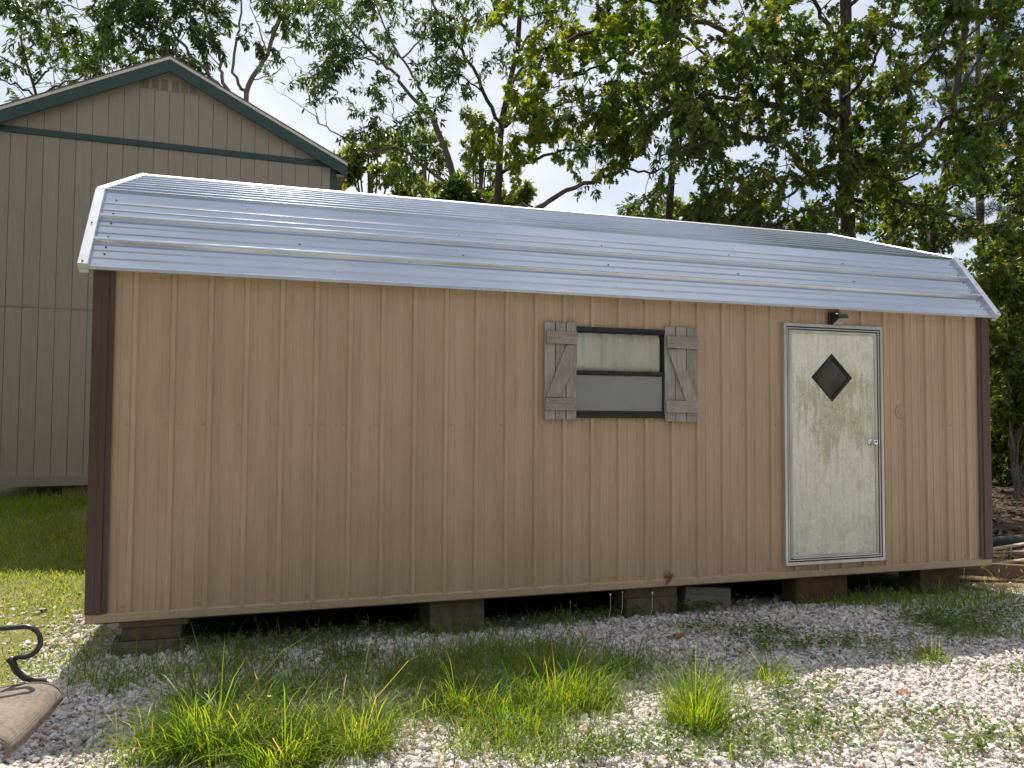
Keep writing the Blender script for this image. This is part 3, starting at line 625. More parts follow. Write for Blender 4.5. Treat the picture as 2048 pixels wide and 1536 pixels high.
# ------------------------------------------------------------------ blocks under the shed
def block(x0, x1, y0, y1, z0, z1, mat, label, name='concrete_block', cat='block', rz=0.0, cores=True):
    c = ((x0+x1)/2, (y0+y1)/2, z0); mb = MB(); hx, hy, h = (x1-x0)/2, (y1-y0)/2, z1-z0
    mb.box(-hx, hx, -hy, hy, 0, h)
    o = mb.build(name, mat, None, bevel=0.006); o.location = c; o.rotation_euler = (0,0,rz)
    rg = random.Random(hash((round(x0,3), round(z0,3))) & 255)
    for v in o.data.vertices: v.co += Vector((rg.uniform(-0.003,0.003), rg.uniform(-0.003,0.003), 0))
    return tag(o, label=label, cat=cat, group='blocks under the shed' if cat == 'block' else None)
g0 = GZ-0.03
block(0.12, 0.56, 0.03, 0.26, g0, -0.15, M['concrete'], 'wider grey concrete block at the bottom of the leftmost pier', rz=0.02)
block(0.18, 0.54, 0.05, 0.27, -0.149, -0.062, M['concrete'], 'middle grey block of the leftmost pier under the shed', rz=-0.01)
block(0.165, 0.58, 0.04, 0.3, -0.061, -0.007, M['rustwood'], 'thin wooden plank on top of the leftmost block pier', name='support_plank', cat='plank')
block(2.19, 2.6, 0.06, 0.46, g0, -0.035, M['concrete'], 'grey concrete block pier under the shed, second from left', rz=0.03)
block(2.18, 2.61, 0.05, 0.45, -0.034, -0.007, M['rustwood'], 'thin wooden shim on the second block pier', name='support_plank', cat='plank')
block(3.735, 4.19, 0.05, 0.27, g0, -0.1, M['concrete'], 'lower block of the pier below the window', rz=0.05)
block(3.73, 4.19, 0.055, 0.26, -0.099, -0.007, M['concrete'], 'upper block of the pier below the window', rz=0.0)
block(5.285, 5.8, 0.03, 0.23, g0, -0.007, M['redblock'], 'reddish clay stained block under the door', rz=0.0)
block(6.59, 7.03, 0.05, 0.3, g0, -0.007, M['redblock'], 'reddish clay stained block under the right end of the shed', rz=0.0)
for i, (x, lb) in enumerate(((0.25,'left'),(2.3,'second'),(4.0,'third'),(5.6,'fourth'),(6.7,'right'))):
    block(x, x+0.4, 3.85, 4.05, g0, -0.117, M['concrete'], 'shadowed concrete block under the rear edge of the shed, %s of the rear row' % lb)
o = block(4.29, 4.72, 0.14, 0.3, g0, -0.075, M['greywood_h'], 'short weathered timber offcut lying between blocks under the shed', name='timber_offcut', cat='timber', rz=0.03); o.rotation_euler[1] = 0.1

# ------------------------------------------------------------------ two storey tan barn behind
BA = 0.047; barn = empty('tan_barn', (-0.498, 6.896, 0.0), BA, label='two storey tan barn with dark green trim behind the shed', cat='barn')
HW = 2.454; PW = 0.2032; BD = 7.0; SLP = 0.497
def btop(s): return 6.50-SLP*abs(s)
for (za, zb_, tier) in ((0.424, 2.795, 0), (2.818, 5.254, 1), (5.344, None, 2)):
    k = -13
    while k*PW < HW:
        a, b = max(k*PW, -HW), min((k+1)*PW, HW); k += 1
        if b-a < 0.02: continue
        a2, b2 = a+0.003, b-0.003
        if tier == 2:
            ta, tb = btop(a2), btop(b2)
            if max(ta, tb) < za+0.02: continue
            if ta <= za+0.005 or tb <= za+0.005: continue
            MB().prism([(a2, za), (b2, za), (b2, tb), (a2, ta)], -0.006, 0.01).build('siding_plank', M['barn'], barn, bevel=0.0015)
        else:
            MB().box(a2, b2, -0.006, 0.01, za, zb_).build('siding_plank', M['barn'], barn, bevel=0.0015)
MB().prism([(-HW+0.002,0.3),(HW-0.002,0.3),(HW-0.002,btop(HW)),(0,btop(0)),(-HW+0.002,btop(HW))], 0.0105, 0.04).build('front_sheathing', M['barn'], barn)
MB().box(-HW, HW, -0.012, 0.0095, 2.7965, 2.8165).build('seam_flashing', M['barntrim'], barn)
MB().box(-HW-0.01, HW+0.01, -0.03, 0.01, 0.293, 0.4225).build('skirt_board', M['barntrim'], barn, bevel=0.003)
MB().box(-HW-0.012, HW+0.012, -0.026, -0.0065, 5.2545, 5.3435).build('band_board', M['barngreen'], barn, bevel=0.003)
for s in (-1, 1):
    x0 = HW-0.088 if s > 0 else -HW-0.013
    MB().box(x0, x0+0.101, -0.027, -0.0065, 0.4235, 5.2535).build('corner_board', M['barngreen'], barn, bevel=0.003)
    MB().box(min(s*(HW-0.02), s*HW), max(s*(HW-0.02), s*HW), 0.041, BD, 0.3, 5.3).build('side_wall', M['barn'], barn)
MB().prism([(-HW,0.3),(HW,0.3),(HW,btop(HW)),(0,btop(0)),(-HW,btop(HW))], BD+0.001, BD+0.04).build('rear_wall', M['barn'], barn)
OH = 0.12; EE = 2.61
for s in (-1, 1):
    def sl(lift0, lift1, y0, y1, e0=0.0, e1=EE):
        q = [(s*e0, 6.623-SLP*e0+lift0), (s*e1, 6.623-SLP*e1+lift0), (s*e1, 6.623-SLP*e1+lift1), (s*e0, 6.623-SLP*e0+lift1)]
        return MB().prism(q if s > 0 else list(reversed(q)), y0, y1)
    sl(-0.085, 0.0, -OH+0.026, BD+0.2).build('roof_deck', M['barntrim'], barn)
    sl(0.0005, 0.022, -OH-0.012, BD+0.21, 0.0, EE+0.03).build('shingle_layer', M['shingle'], barn)
    sl(-0.045, 0.0, -OH-0.008, -OH+0.0255, 0.0, EE+0.012).build('drip_edge', M['drip'], barn, bevel=0.002)
    sl(-0.225, -0.0455, -OH, -OH+0.0255, 0.0, EE).build('rake_fascia', M['barngreen'], barn, bevel=0.002)
    MB().box(min(s*EE, s*(EE-0.022)), max(s*EE, s*(EE-0.022)), -OH+0.0265, BD+0.2, 6.623-SLP*EE-0.215, 6.623-SLP*EE-0.04).build('eave_fascia', M['barngreen'], barn)
    MB().prism([(s*HW, 5.10), (s*(EE-0.024), 5.10), (s*(EE-0.024), 5.13), (s*HW, 5.13)][::s], -OH+0.027, BD+0.1).build('soffit', M['barntrim'], barn)
ventp = empty('gable_vent', (0, -0.012, 6.225)); ventp.parent = barn
MB().box(-0.40, 0.385, 0.0, 0.0055, -0.095, 0.095).build('vent_board', M['barn'], ventp)
for x in (-0.375, -0.245, -0.12, 0.03, 0.155, 0.275):
    mb = MB(); mb.box(x, x+0.092, -0.004, -0.0005, -0.082, 0.078)
    for q in range(5): mb.box(x, x+0.092, -0.0085, -0.0045, -0.08+q*0.033, -0.068+q*0.033)
    mb.build('vent_louver', M['vent'], ventp)
o = block(-1.0, -0.6, 6.95, 7.15, 0.02, 0.29, M['concrete'], 'pale concrete block under the barn beside the shed corner'); o['group'] = 'blocks under the barn'
p = at(175, 985, 6.98); o.location = (p[0]-0.1, 6.98, float(height(p[0], 6.98))-0.02); o.scale.z = (0.29-o.location.z)/0.27

# ------------------------------------------------------------------ patio chair at the left edge
ch = empty('patio_chair', (-0.085, -1.91, GZ), -0.07, label='black metal patio swivel chair with tan woven sling seat', cat='chair')
def arc(cx, cz, r, a0, a1, n, y): return [(cx+r*math.cos(math.radians(a)), y, cz+r*math.sin(math.radians(a))) for a in np.linspace(a0, a1, n)]
SW = 0.30
for sy in (-1, 1):
    y = sy*SW
    pts = [(-0.3, y, 0.60), (-0.2, y, 0.628), (-0.05, y, 0.645), (0.09, y, 0.65)]+arc(0.14, 0.586, 0.066, 85, -105, 10, y)+[(0.105, y, 0.516)]
    MB().tube(pts, 0.0115, 8).build('armrest', M['blackmetal'], ch, smooth=True)
    pts = [(0.085, y, 0.521), (0.1, y, 0.495), (0.115, y, 0.462), (0.145, y, 0.432), (0.185, y, 0.418), (0.222, y, 0.412), (0.236, y, 0.395), (0.24, y, 0.36), (0.24, y, 0.3)]
    MB().tube(pts, np.linspace(0.017, 0.011, len(pts)), 8, flat=(0.8, 1.0)).build('arm_support', M['blackmetal'], ch, smooth=True)
    rail = [(-0.42, y, 0.95), (-0.36, y, 0.75), (-0.29, y, 0.5), (-0.25, y, 0.39), (-0.2, y, 0.355), (-0.1, y, 0.35), (0.1, y, 0.375), (0.2, y, 0.383), (0.245, y, 0.372), (0.268, y, 0.35)]
    MB().tube([(a, b*1.035, c) for a, b, c in rail], 0.017, 8).build('seat_rail', M['blackmetal'], ch, smooth=True)
def sling(path, name, w=SW-0.005):
    mb = MB(); nn = 9; ys = np.linspace(-w, w, nn)
    for a, c in path: mb.v += [(a, yy, c-0.012*(1-(yy/w)**2)) for yy in ys]
    k = len(path); mb.f = [(i*nn+j, i*nn+j+1, (i+1)*nn+j+1, (i+1)*nn+j) for i in range(k-1) for j in range(nn-1)]
    o = mb.build(name, M['sling'], ch, smooth=True); md = o.modifiers.new('thick', 'SOLIDIFY'); md.thickness = 0.008; md.offset = 1
    return o
seatp = [(-0.24, 0.4), (-0.19, 0.372), (-0.1, 0.372), (0.0, 0.385), (0.1, 0.398), (0.18, 0.406), (0.225, 0.402), (0.258, 0.392), (0.281, 0.376), (0.294, 0.353), (0.297, 0.328)]
seat = sling(seatp, 'seat_sling'); sling([(-0.245, 0.41), (-0.285, 0.52), (-0.345, 0.74), (-0.41, 0.96)], 'back_sling')
for e in (-1, 1): MB().tube([(a+0.004, e*(SW-0.02), c+0.009) for a, c in seatp], 0.003, 4).build('hem_piping', M['barntrim'], seat)
MB().tube([(-0.42, -SW, 0.95), (-0.43, -0.15, 0.98), (-0.43, 0.15, 0.98), (-0.42, SW, 0.95)], 0.017, 8).build('back_rail', M['blackmetal'], ch, smooth=True)
mb = MB(); mb.tube([(0.0, -SW, 0.36), (0.0, SW, 0.36)], 0.014, 6); mb.tube([(-0.12, -SW, 0.345), (-0.12, SW, 0.345)], 0.014, 6); mb.build('cross_bar', M['blackmetal'], ch, smooth=True)
MB().tube([(-0.06, 0, 0.08), (-0.06, 0, 0.35)], 0.03, 10).build('swivel_post', M['blackmetal'], ch, smooth=True)
mb = MB(); R_ = 0.285
mb.tube([(0.02+R_*math.cos(t), 0.0+R_*math.sin(t), 0.035) for t in np.linspace(0, 2*math.pi, 41)], 0.022, 8); mb.build('base_ring', M['blackmetal'], ch, smooth=True)
mb = MB()
for t in (0.78, 2.36, 3.93, 5.5): mb.tube([(0.02+R_*math.cos(t), R_*math.sin(t), 0.04), (0.4*R_*math.cos(t)-0.03, 0.4*R_*math.sin(t), 0.085), (-0.06, 0, 0.1)], 0.014, 6)
mb.build('base_arm', M['blackmetal'], ch, smooth=True)

# ------------------------------------------------------------------ lumber and pipe on the ground at the right
def beam(p, q, w_, h_, mat, name, label, cat, roll=0.0):
    p = np.array(p); q = np.array(q); c = p; Ln = np.linalg.norm(q-p)
    o = MB().box(0, Ln, -w_/2, w_/2, 0, h_).build(name, mat, None, bevel=0.004); o.location = c
    d = Vector(q-p); o.rotation_euler = d.to_track_quat('X', 'Z').to_euler(); o.rotation_euler[0] += roll
    return tag(o, label=label, cat=cat, group='lumber behind the right end of the shed')
zg = GZ+0.01
beam((7.42,0.62,zg+0.04), (9.3,-0.42,zg), 0.05, 0.13, M['rustwood'], 'lumber_board', 'brown edge-set board running out from under the shed corner', 'board')
beam((7.25,0.98,zg+0.03), (9.6,0.02,zg), 0.05, 0.12, M['rustwood'], 'lumber_board', 'second brown edge-set board behind the first at the shed corner', 'board')
beam((7.6,0.86,zg+0.13), (9.4,1.25,zg+0.15), 0.06, 0.025, M['lumber'], 'lumber_board', 'pale flat board lying across the brown boards', 'board')
beam((8.0,0.5,zg+0.12), (9.9,0.85,zg+0.12), 0.05, 0.022, M['lumber'], 'lumber_board', 'pale narrow board lowest of those laid across the brown boards', 'board')
beam((7.7,1.35,zg+0.06), (10.2,1.15,zg+0.05), 0.05, 0.025, M['lumber'], 'lumber_board', 'pale board farthest back in the lumber heap', 'board')
p = MB().tube([(0,0,0.07), (0.9,0.03,0.07), (2.0,0.05,0.075), (3.4,0.2,0.08)], 0.075, 12).build('black_pipe', M['gasket'], None, smooth=True)
p.location = (9.0, 1.72, GZ+0.01); p.rotation_euler = (0,0,0.1); tag(p, 'thick dark pipe lying on the leaf litter beyond the shed', 'pipe')

# ------------------------------------------------------------------ trees
rng = np.random.default_rng(11)
def unit(v): return v/(np.linalg.norm(v, axis=-1, keepdims=True)+1e-9)
T_NARROW = (np.array([(0,0,0),(0.3,0.13,0.03),(0.6,0.14,0.02),(1,0,-0.08),(0.6,-0.14,0.02),(0.3,-0.13,0.03)]), [(0,1,2,3),(0,3,4,5)])
T_SIMPLE = (np.array([(0,0,0),(0.5,0.27,0.04),(1,0,-0.05),(0.5,-0.27,0.04)]), [(0,1,2),(0,2,3)])
_h = [(0.0,0.012),(0.22,0.2),(0.33,0.09),(0.5,0.42),(0.58,0.13),(0.78,0.27),(0.82,0.11),(1.0,0.0)]
_k = len(_h)
# the two halves of the oak leaf share base and tip
T_OAK = (np.array([(x, y, 0.14*abs(y)-0.1*x*x) for x, y in _h]+[(x, -y, 0.14*abs(y)-0.1*x*x) for x, y in _h[:-1]]), [tuple(range(_k)), (0, _k-1)+tuple(range(2*_k-2, _k, -1))])
class Leaves:
    def __init__(s): s.p = []; s.d = []; s.n = []; s.s = []; s.r = []
    def add(s, p, d, n, size, r): s.p.append(p); s.d.append(d); s.n.append(n); s.s.append(size); s.r.append(r)
    def build(s, name, tmpl, mat, parent, off):
        p = np.concatenate(s.p)-np.array(off); d = unit(np.concatenate(s.d)); n = np.concatenate(s.n); sz = np.concatenate(s.s); r = np.concatenate(s.r)
        b = unit(np.cross(n, d)); n = np.cross(d, b)
        tv, tf = tmpl; k = len(tv); c = len(p)
        v = p[:,None]+sz[:,None,None]*(tv[None,:,0,None]*d[:,None]+tv[None,:,1,None]*b[:,None]+tv[None,:,2,None]*n[:,None])
        base = (np.arange(c)*k)[:,None]
        loops = np.concatenate([base+np.array(f)[None] for f in tf], 1).ravel(); cnt = np.tile([len(f) for f in tf], c)
        return np_mesh(name, v.reshape(-1,3), cnt, loops, mat, parent, attr=np.repeat(np.clip(r,0,1), len(tf)))
    def count(s): return sum(len(a) for a in s.p)
def polyat(P, t):
    seg = np.linalg.norm(np.diff(P, axis=0), axis=1); cu = np.concatenate([[0], np.cumsum(seg)]); x = t*cu[-1]
    i = min(int(np.searchsorted(cu, x, 'right'))-1, len(seg)-1); f = (x-cu[i])/max(seg[i],1e-6)
    return P[i]+(P[i+1]-P[i])*f, unit(P[i+1]-P[i]), cu[-1]
def smooth_poly(P, n):
    P = np.asarray(P, float); sg = np.linalg.norm(np.diff(P, axis=0), axis=1); md = np.median(sg); R_ = [P[0]]
    for i in range(len(sg)):
        k = max(1, int(round(sg[i]/(1.3*md)))); R_ += [P[i]+(P[i+1]-P[i])*(j+1)/k for j in range(k)]
    P = np.array(R_); n = max(n, len(P)*2); q = np.linspace(0, 1, n)
    out_ = np.zeros((n, 3))
    for i, u in enumerate(q):      # Catmull-Rom
        x = u*(len(P)-1); k = min(int(x), len(P)-2); f = x-k
        p0, p1, p2, p3 = P[max(k-1,0)], P[k], P[k+1], P[min(k+2,len(P)-1)]
        out_[i] = 0.5*((2*p1)+(-p0+p2)*f+(2*p0-5*p1+4*p2-p3)*f*f+(-p0+3*p1-3*p2+p3)*f**3)
    return out_
class Twigs:
    def __init__(s): s.q = {}
    def tube(s, Q, r, n, cap=False): s.q.setdefault((len(Q), n), []).append((Q, r))
    def build(s, name, mat, parent, off):
        if not s.q: return
        VV, LL = [], []; b = 0
        for (m_, n), it in s.q.items():
            P = np.array([a for a, _ in it])-np.array(off); R = np.array([np.broadcast_to(c, (m_,)) for _, c in it])
            tg = unit(np.gradient(P, axis=1)); a = unit(np.cross(tg, np.array([0.31,0.22,0.92]))); bb = np.cross(tg, a); th = np.arange(n)*2*math.pi/n
            V = P[:,:,None]+R[:,:,None,None]*(a[:,:,None]*np.cos(th)[None,None,:,None]+bb[:,:,None]*np.sin(th)[None,None,:,None])
            c = len(it); base = (np.arange(c)*m_*n)[:,None,None]; i = np.arange(m_-1)[None,:,None]*n; j = np.arange(n)[None,None,:]; j2 = (j+1) % n
            LL.append((np.stack([base+i+j, base+i+j2, base+i+n+j2, base+i+n+j], -1).reshape(-1,4))+b); VV.append(V.reshape(-1,3)); b += c*m_*n
        lp = np.concatenate(LL); return np_mesh(name, np.concatenate(VV), np.full(len(lp), 4), lp.ravel(), mat, parent, smooth=True)
class Tree:
    def __init__(s, name, label, bark, leafm, tmpl, leaf=0.12, group='trees behind the shed', droop=0.35, dens=(1.8, 4.0), lens=(1.5, 0.65), clump=6, hue=(0.15,0.6), up=0.25):
        s.name, s.label, s.bark, s.leafm, s.tmpl, s.leaf, s.group = name, label, bark, leafm, tmpl, leaf, group
        s.droop, s.dens, s.lens, s.clump, s.hue, s.up = droop, dens, lens, clump, hue, up
        s.rs = 1.0; s.wood = MB(); s.tw = Twigs(); s.lv = Leaves(); s.base = None
    def trunk(s, pts, r0, r1, n=10):
        P = smooth_poly(pts, max(6, len(pts)*4)); P = P+rng.normal(0, 0.015, P.shape)*np.linspace(0,1,len(P))[:,None]
        if s.base is None: s.base = P[0].copy()
        s.wood.tube(P, s.rs*np.linspace(r0, r1, len(P))*(1+0.05*rng.normal(size=len(P))), n); return P
    def limb(s, pts, r0, r1, t0=0.25, dens=1.0, leafy=True, n=7):
        P = smooth_poly(pts, max(5, len(pts)*4)); P[1:] += rng.normal(0, 0.03, P[1:].shape)
        s.wood.tube(P, s.rs*np.linspace(r0, r1, len(P)), n)
        if leafy: s.branch(P, r1, 0, t0, dens)
        return P
    def branch(s, P, r, level, t0, dens=1.0):
        _, _, Ln = polyat(P, 0.5)
        k = max(1, int(rng.poisson(Ln*s.dens[level]*dens*(1-t0))+ (1 if level else 2)))
        ts = np.append(rng.uniform(t0, 1, k), 1.0)
        for t in ts:
            p, tg, _ = polyat(P, t)
            d = unit(tg*rng.uniform(0.2,0.8)+unit(rng.normal(size=3))*0.9+np.array([0,0,s.up])); l = s.lens[level]*rng.uniform(0.5,1.15)
            m_ = 5; Q = [p]
            for q in range(m_-1):
                d = unit(d+rng.normal(0,0.16,3)+np.array([0,0,-s.droop*0.16*(q+level)])); Q.append(Q[-1]+d*l/(m_-1))
            Q = np.array(Q); rad = max(0.004, min(r*0.6, 0.012*l))
            if level == 0:
                s.tw.tube(Q, np.linspace(rad, rad*0.35, m_), 4, cap=False); s.branch(Q, rad*0.4, 1, 0.3)
            else:
                s.tw.tube(Q, np.linspace(rad, 0.003, m_), 3, cap=False); s.rosettes(Q)
    def rosettes(s, Q, n=None):
        tone = rng.uniform(0,1)
        for t in (0.35, 0.6, 0.8, 1.0):
            p, tg, _ = polyat(Q, t); k = s.clump+int(rng.integers(-2,3))
            if k < 1: continue
            d = unit(tg[None]*0.7+unit(rng.normal(size=(k,3)))*0.9+np.array([0,0,-s.droop]))
            nn = unit(np.array([0,0,1.0])[None]*0.8+rng.normal(0,0.5,(k,3)))
            sz = s.leaf*rng.uniform(0.5,1.3,k); r = s.hue[0]+(s.hue[1]-s.hue[0])*(0.5*tone+0.5*rng.uniform(0,1,k))
            r = np.where(rng.uniform(size=k) < 0.012, 0.985, r)
            s.lv.add(p+d*0.02+rng.normal(0,0.03,(k,3)), d, nn, sz, r)
    def blob(s, c, rad, nl, tone=None):
        """a leafy clump: twigs radiating from its middle"""
        c = np.array(c); rad = np.array(rad)
        for _ in range(nl):
            u = unit(rng.normal(size=3)); f = rng.uniform(0.35,1)**0.6; e = c+u*rad*f; a = c+u*rad*f*0.45
            Q = np.array([a, (a+e)/2+rng.normal(0,0.05,3), e, e+rng.normal(0,0.06,3)]); s.tw.tube(Q, np.linspace(0.008,0.003,4), 3, cap=False); s.rosettes(Q)
    def finish(s):
        root = empty(s.name, tuple(s.base), label=s.label, cat='tree', group=s.group)
        s.wood.build('trunk', s.bark, root, smooth=True, off=tuple(s.base))
        s.tw.build('twigs', s.bark, root, s.base)
        s.lv.build('crown', s.tmpl, s.leafm, root, s.base)
        return root
def px(Y, *pts): return [at(a, b, Y+(c[0] if c else 0.0)) for a, b, *c in pts]
def foot(Y, x, y):
    """trunk start: from the ground straight under the first pixel point"""
    p = at(x, y, Y); return np.array([p[0], p[1], float(height(p[0], p[1]))-0.1])

# T1 forked, leaning tree with ivy
Yt = 12.5; t = Tree('narrow_leaf_oak', 'leaning forked tree rising from an ivy clump behind the roof middle', M['bark_grey'], M['leaf_nar'], T_NARROW, 0.135, clump=9, dens=(2.2,4.8), lens=(1.2,0.5), droop=0.5); t.rs = 0.6
f = foot(Yt, 945, 470)
P = t.trunk([f]+px(Yt, (925,415), (908,362), (890,301), (866,236)), 0.17, 0.12)
t.limb(px(Yt, (866,236), (832,202,-0.1), (791,150,-0.2), (764,126,-0.3), (702,61,-0.6), (650,-20,-0.9)), 0.085, 0.03, 0.5)
t.limb(px(Yt, (866,236), (853,205), (839,171,0.1), (805,116,0.3), (764,41,0.5), (730,-60,0.8)), 0.075, 0.025, 0.4, 1.2)
t.limb(px(Yt, (896,372), (853,338,-0.3), (812,307,-0.5), (778,294,-0.7), (754,302,-0.9), (730,302,-1.0), (682,273,-1.1), (630,235,-1.2)), 0.07, 0.02, 0.42, 1.1)
t.limb(px(Yt, (812,307,-0.5), (808,280,-0.6), (800,265,-0.6), (795,230,-0.7)), 0.03, 0.012, 0.5)
t.limb(px(Yt, (850,226), (825,230,-0.4), (800,245,-0.8), (785,230,-1.0), (785,200,-1.2)), 0.04, 0.012, 0.5, 1.3)
t.limb(px(Yt, (764,126,-0.3), (720,120,-0.9), (690,100,-1.3)), 0.04, 0.012, 0.2, 1.3)
t.limb(px(Yt, (805,116,0.3), (850,60,0.0), (870,-30,0.2)), 0.04, 0.015, 0.3)
t.finish()
# ivy clump round its foot
t = Tree('ivy_clump', 'dense dark ivy clump wrapped round the leaning tree trunk', M['bark_dark'], M['leaf_nar'], T_SIMPLE, 0.11, clump=8, droop=0.5, hue=(0.3,0.95), group=None)
t.trunk([foot(Yt-0.35, 940, 470)]+px(Yt-0.35, (930,430), (915,380)), 0.05, 0.02)
t.blob(at(915,390,Yt-0.25), (0.35,0.35,0.5), 90); t.blob(at(930,410,Yt-0.3), (0.7,0.5,0.45), 130); t.blob(at(895,405,Yt-0.2), (0.6,0.4,0.3), 60); t.blob(at(960,408,Yt), (0.6,0.4,0.3), 60)
r_ = t.finish(); r_['category'] = 'ivy'
# T2 straight dark trunk with long right limbs
Yt = 11.5; t = Tree('narrow_leaf_oak', 'straight dark trunked tree behind the middle of the roof', M['bark_dark'], M['leaf_nar'], T_NARROW, 0.135, clump=9, dens=(2.2,4.8), lens=(1.2,0.5), droop=0.5); t.rs = 0.62
f = foot(Yt, 992, 480)
t.trunk([f]+px(Yt, (995,424), (998,342), (1003,260), (1012,200), (1034,103), (1041,0), (1046,-150)), 0.19, 0.07)
t.limb(px(Yt, (1003,256), (972,191,-0.2), (942,130,-0.3), (894,51,-0.5), (866,0,-0.6), (830,-80,-0.9)), 0.08, 0.03, 0.35, 1.2)
t.limb(px(Yt, (972,191,-0.2), (935,160,-0.6), (905,150,-1.0), (880,165,-1.3)), 0.035, 0.012, 0.3, 1.3)
t.limb(px(Yt, (1005,345), (1044,328,-0.2), (1106,308,-0.4), (1133,297,-0.4), (1180,290,-0.6), (1240,270,-0.9)), 0.075, 0.02, 0.45, 1.2)
t.limb(px(Yt, (1133,297,-0.4), (1165,305,-0.8), (1200,315,-1.2)), 0.03, 0.012, 0.4, 0.7)
t.limb(px(Yt, (1000,253), (1044,236,0.2), (1113,212,0.5), (1181,195,0.7), (1250,190,0.9)), 0.08, 0.025, 0.35, 1.3)
t.limb(px(Yt, (1034,103), (1080,50,0.4), (1120,-20,0.8)), 0.06, 0.02, 0.3)
t.limb(px(Yt, (1036,90), (1000,40,-0.5), (970,-30,-0.9)), 0.05, 0.02, 0.2, 1.2)
t.finish()
# T3 low tree with one long arching limb
Yt = 10.5; t = Tree('narrow_leaf_oak', 'low tree with one long bare limb arching right over the roof', M['bark_grey'], M['leaf_nar'], T_NARROW, 0.135, clump=9, dens=(2.3,4.8), lens=(1.2,0.5), droop=0.5); t.rs = 0.75
f = foot(Yt, 1010, 520)
t.trunk([f]+px(Yt, (1030,460), (1061,427)), 0.13, 0.095)
t.limb(px(Yt, (1061,427), (1106,396), (1188,359), (1243,338), (1275,285), (1300,240)), 0.085, 0.025, 0.72, 1.3)
t.limb(px(Yt, (1243,338), (1290,345,-0.4), (1340,330,-0.8), (1400,310,-1.2)), 0.045, 0.015, 0.25, 1.2)
t.limb(px(Yt, (1275,285), (1240,250,-0.5), (1215,215,-0.8)), 0.03, 0.012, 0.3, 1.2)
t.finish()
# T4 big near oak on the right
Yt = 8.2; t = Tree('broad_leaf_oak', 'big broad leaved oak spreading over the right half of the roof', M['bark_dark'], M['leaf_oak'], T_OAK, 0.148, clump=8, dens=(2.25,3.9), lens=(1.35,0.6), droop=0.5, hue=(0.0,0.9))
f = foot(Yt, 1700, 520)
t.trunk([f]+px(Yt, (1697,475), (1690,308), (1690,219), (1690,34), (1695,-150), (1690,-420)), 0.185, 0.09, 12)
t.limb(px(Yt, (1672,228), (1621,205,-0.3), (1570,219,-0.5), (1502,205,-0.8), (1430,190,-1.1), (1370,200,-1.4)), 0.10, 0.02, 0.2, 1.15)
t.limb(px(Yt, (1665,362), (1601,331,-0.4), (1570,290,-0.5), (1485,267,-0.8), (1420,222,-1.0), (1360,180,-1.2)), 0.085, 0.02, 0.25)
t.limb(px(Yt, (1485,267,-0.8), (1440,275,-1.2), (1370,300,-1.5), (1320,310,-1.8)), 0.03, 0.012, 0.2, 0.7)
t.limb(px(Yt, (1707,318), (1758,304,-0.3), (1820,297,-0.5), (1867,267,-0.7), (1895,236,-0.8), (1980,198,-1.1), (2048,174,-1.3), (2140,120,-1.5)), 0.085, 0.025, 0.3)
t.limb(px(Yt, (1867,267,-0.7), (1946,253,-1.0), (2048,226,-1.3), (2140,210,-1.6)), 0.045, 0.02, 0.3)
t.limb(px(Yt, (1703,253), (1758,208,-0.2), (1799,164,-0.3), (1854,123,-0.4), (1895,55,-0.6), (1930,-60,-0.8)), 0.06, 0.02, 0.25)
t.limb(px(Yt, (1690,100), (1673,79,0.1), (1638,20,0.3), (1590,-80,0.6)), 0.075, 0.03, 0.2)
t.limb(px(Yt, (1690,130), (1600,120,-0.4), (1515,106,-0.7), (1478,79,-0.8), (1433,55,-0.9), (1382,31,-1.0), (1348,22,-1.1), (1270,-20,-1.3)), 0.08, 0.03, 0.12, 1.15)
t.limb(px(Yt, (1382,31,-1.0), (1372,5,-1.0), (1365,-40,-1.0)), 0.035, 0.012, 0.2)
t.limb(px(Yt, (1676,413), (1640,420,-0.5), (1587,427,-0.9), (1519,458,-1.3), (1470,440,-1.5)), 0.05, 0.015, 0.25, 1.2)
t.limb(px(Yt, (1700,400), (1760,400,-0.7), (1840,410,-1.3), (1900,430,-1.8), (1960,440,-2.2)), 0.05, 0.015, 0.2, 1.3)
t.limb(px(Yt, (1690,200), (1720,160,-0.9), (1760,100,-1.7), (1790,60,-2.2)), 0.05, 0.015, 0.2, 1.3)
t.limb(px(Yt, (1690,240), (1650,200,-0.9), (1600,150,-1.6), (1560,110,-2.1)), 0.05, 0.015, 0.2, 1.3)
t.limb(px(Yt, (1690,330), (1640,340,-0.9), (1580,390,-1.5), (1530,370,-1.9)), 0.045, 0.015, 0.2, 1.2)
t.limb(px(Yt, (1690,290), (1730,330,-0.9), (1790,360,-1.6), (1840,350,-2.1)), 0.045, 0.015, 0.2, 1.2)
t.limb(px(Yt, (1690,20), (1750,-30,-0.6), (1830,-20,-1.2), (1900,10,-1.7)), 0.05, 0.02, 0.2, 1.2)
t.limb(px(Yt, (1690,-60), (1620,-130,-0.8), (1540,-160,-1.6)), 0.06, 0.02, 0.2)
t.limb(px(Yt, (1690,-100), (1760,-180,0.8), (1850,-220,1.6)), 0.06, 0.02, 0.2)
t.limb(px(Yt, (1692,-200), (1640,-330,0.5), (1600,-450,1.0)), 0.06, 0.02, 0.2)
t.limb(px(Yt, (1692,-300), (1740,-420,-0.5), (1790,-520,-1.0)), 0.06, 0.02, 0.2)
for a, b, c, d in ((1780,-250,1.2,0),(1850,-160,1.5,1),(1600,-250,1.5,0),(1720,-350,-1.5,0),(1800,-330,2.2,1),(1850,-420,0.5,0),(1640,-380,-0.6,0),(1900,-260,-0.6,0)):
    t.limb(px(Yt, (1692,-60-90*(1-d)), ((1692+a)/2,b+60,c*0.5), (a,b,c)), 0.05, 0.02, 0.15, 1.3)
t.finish()
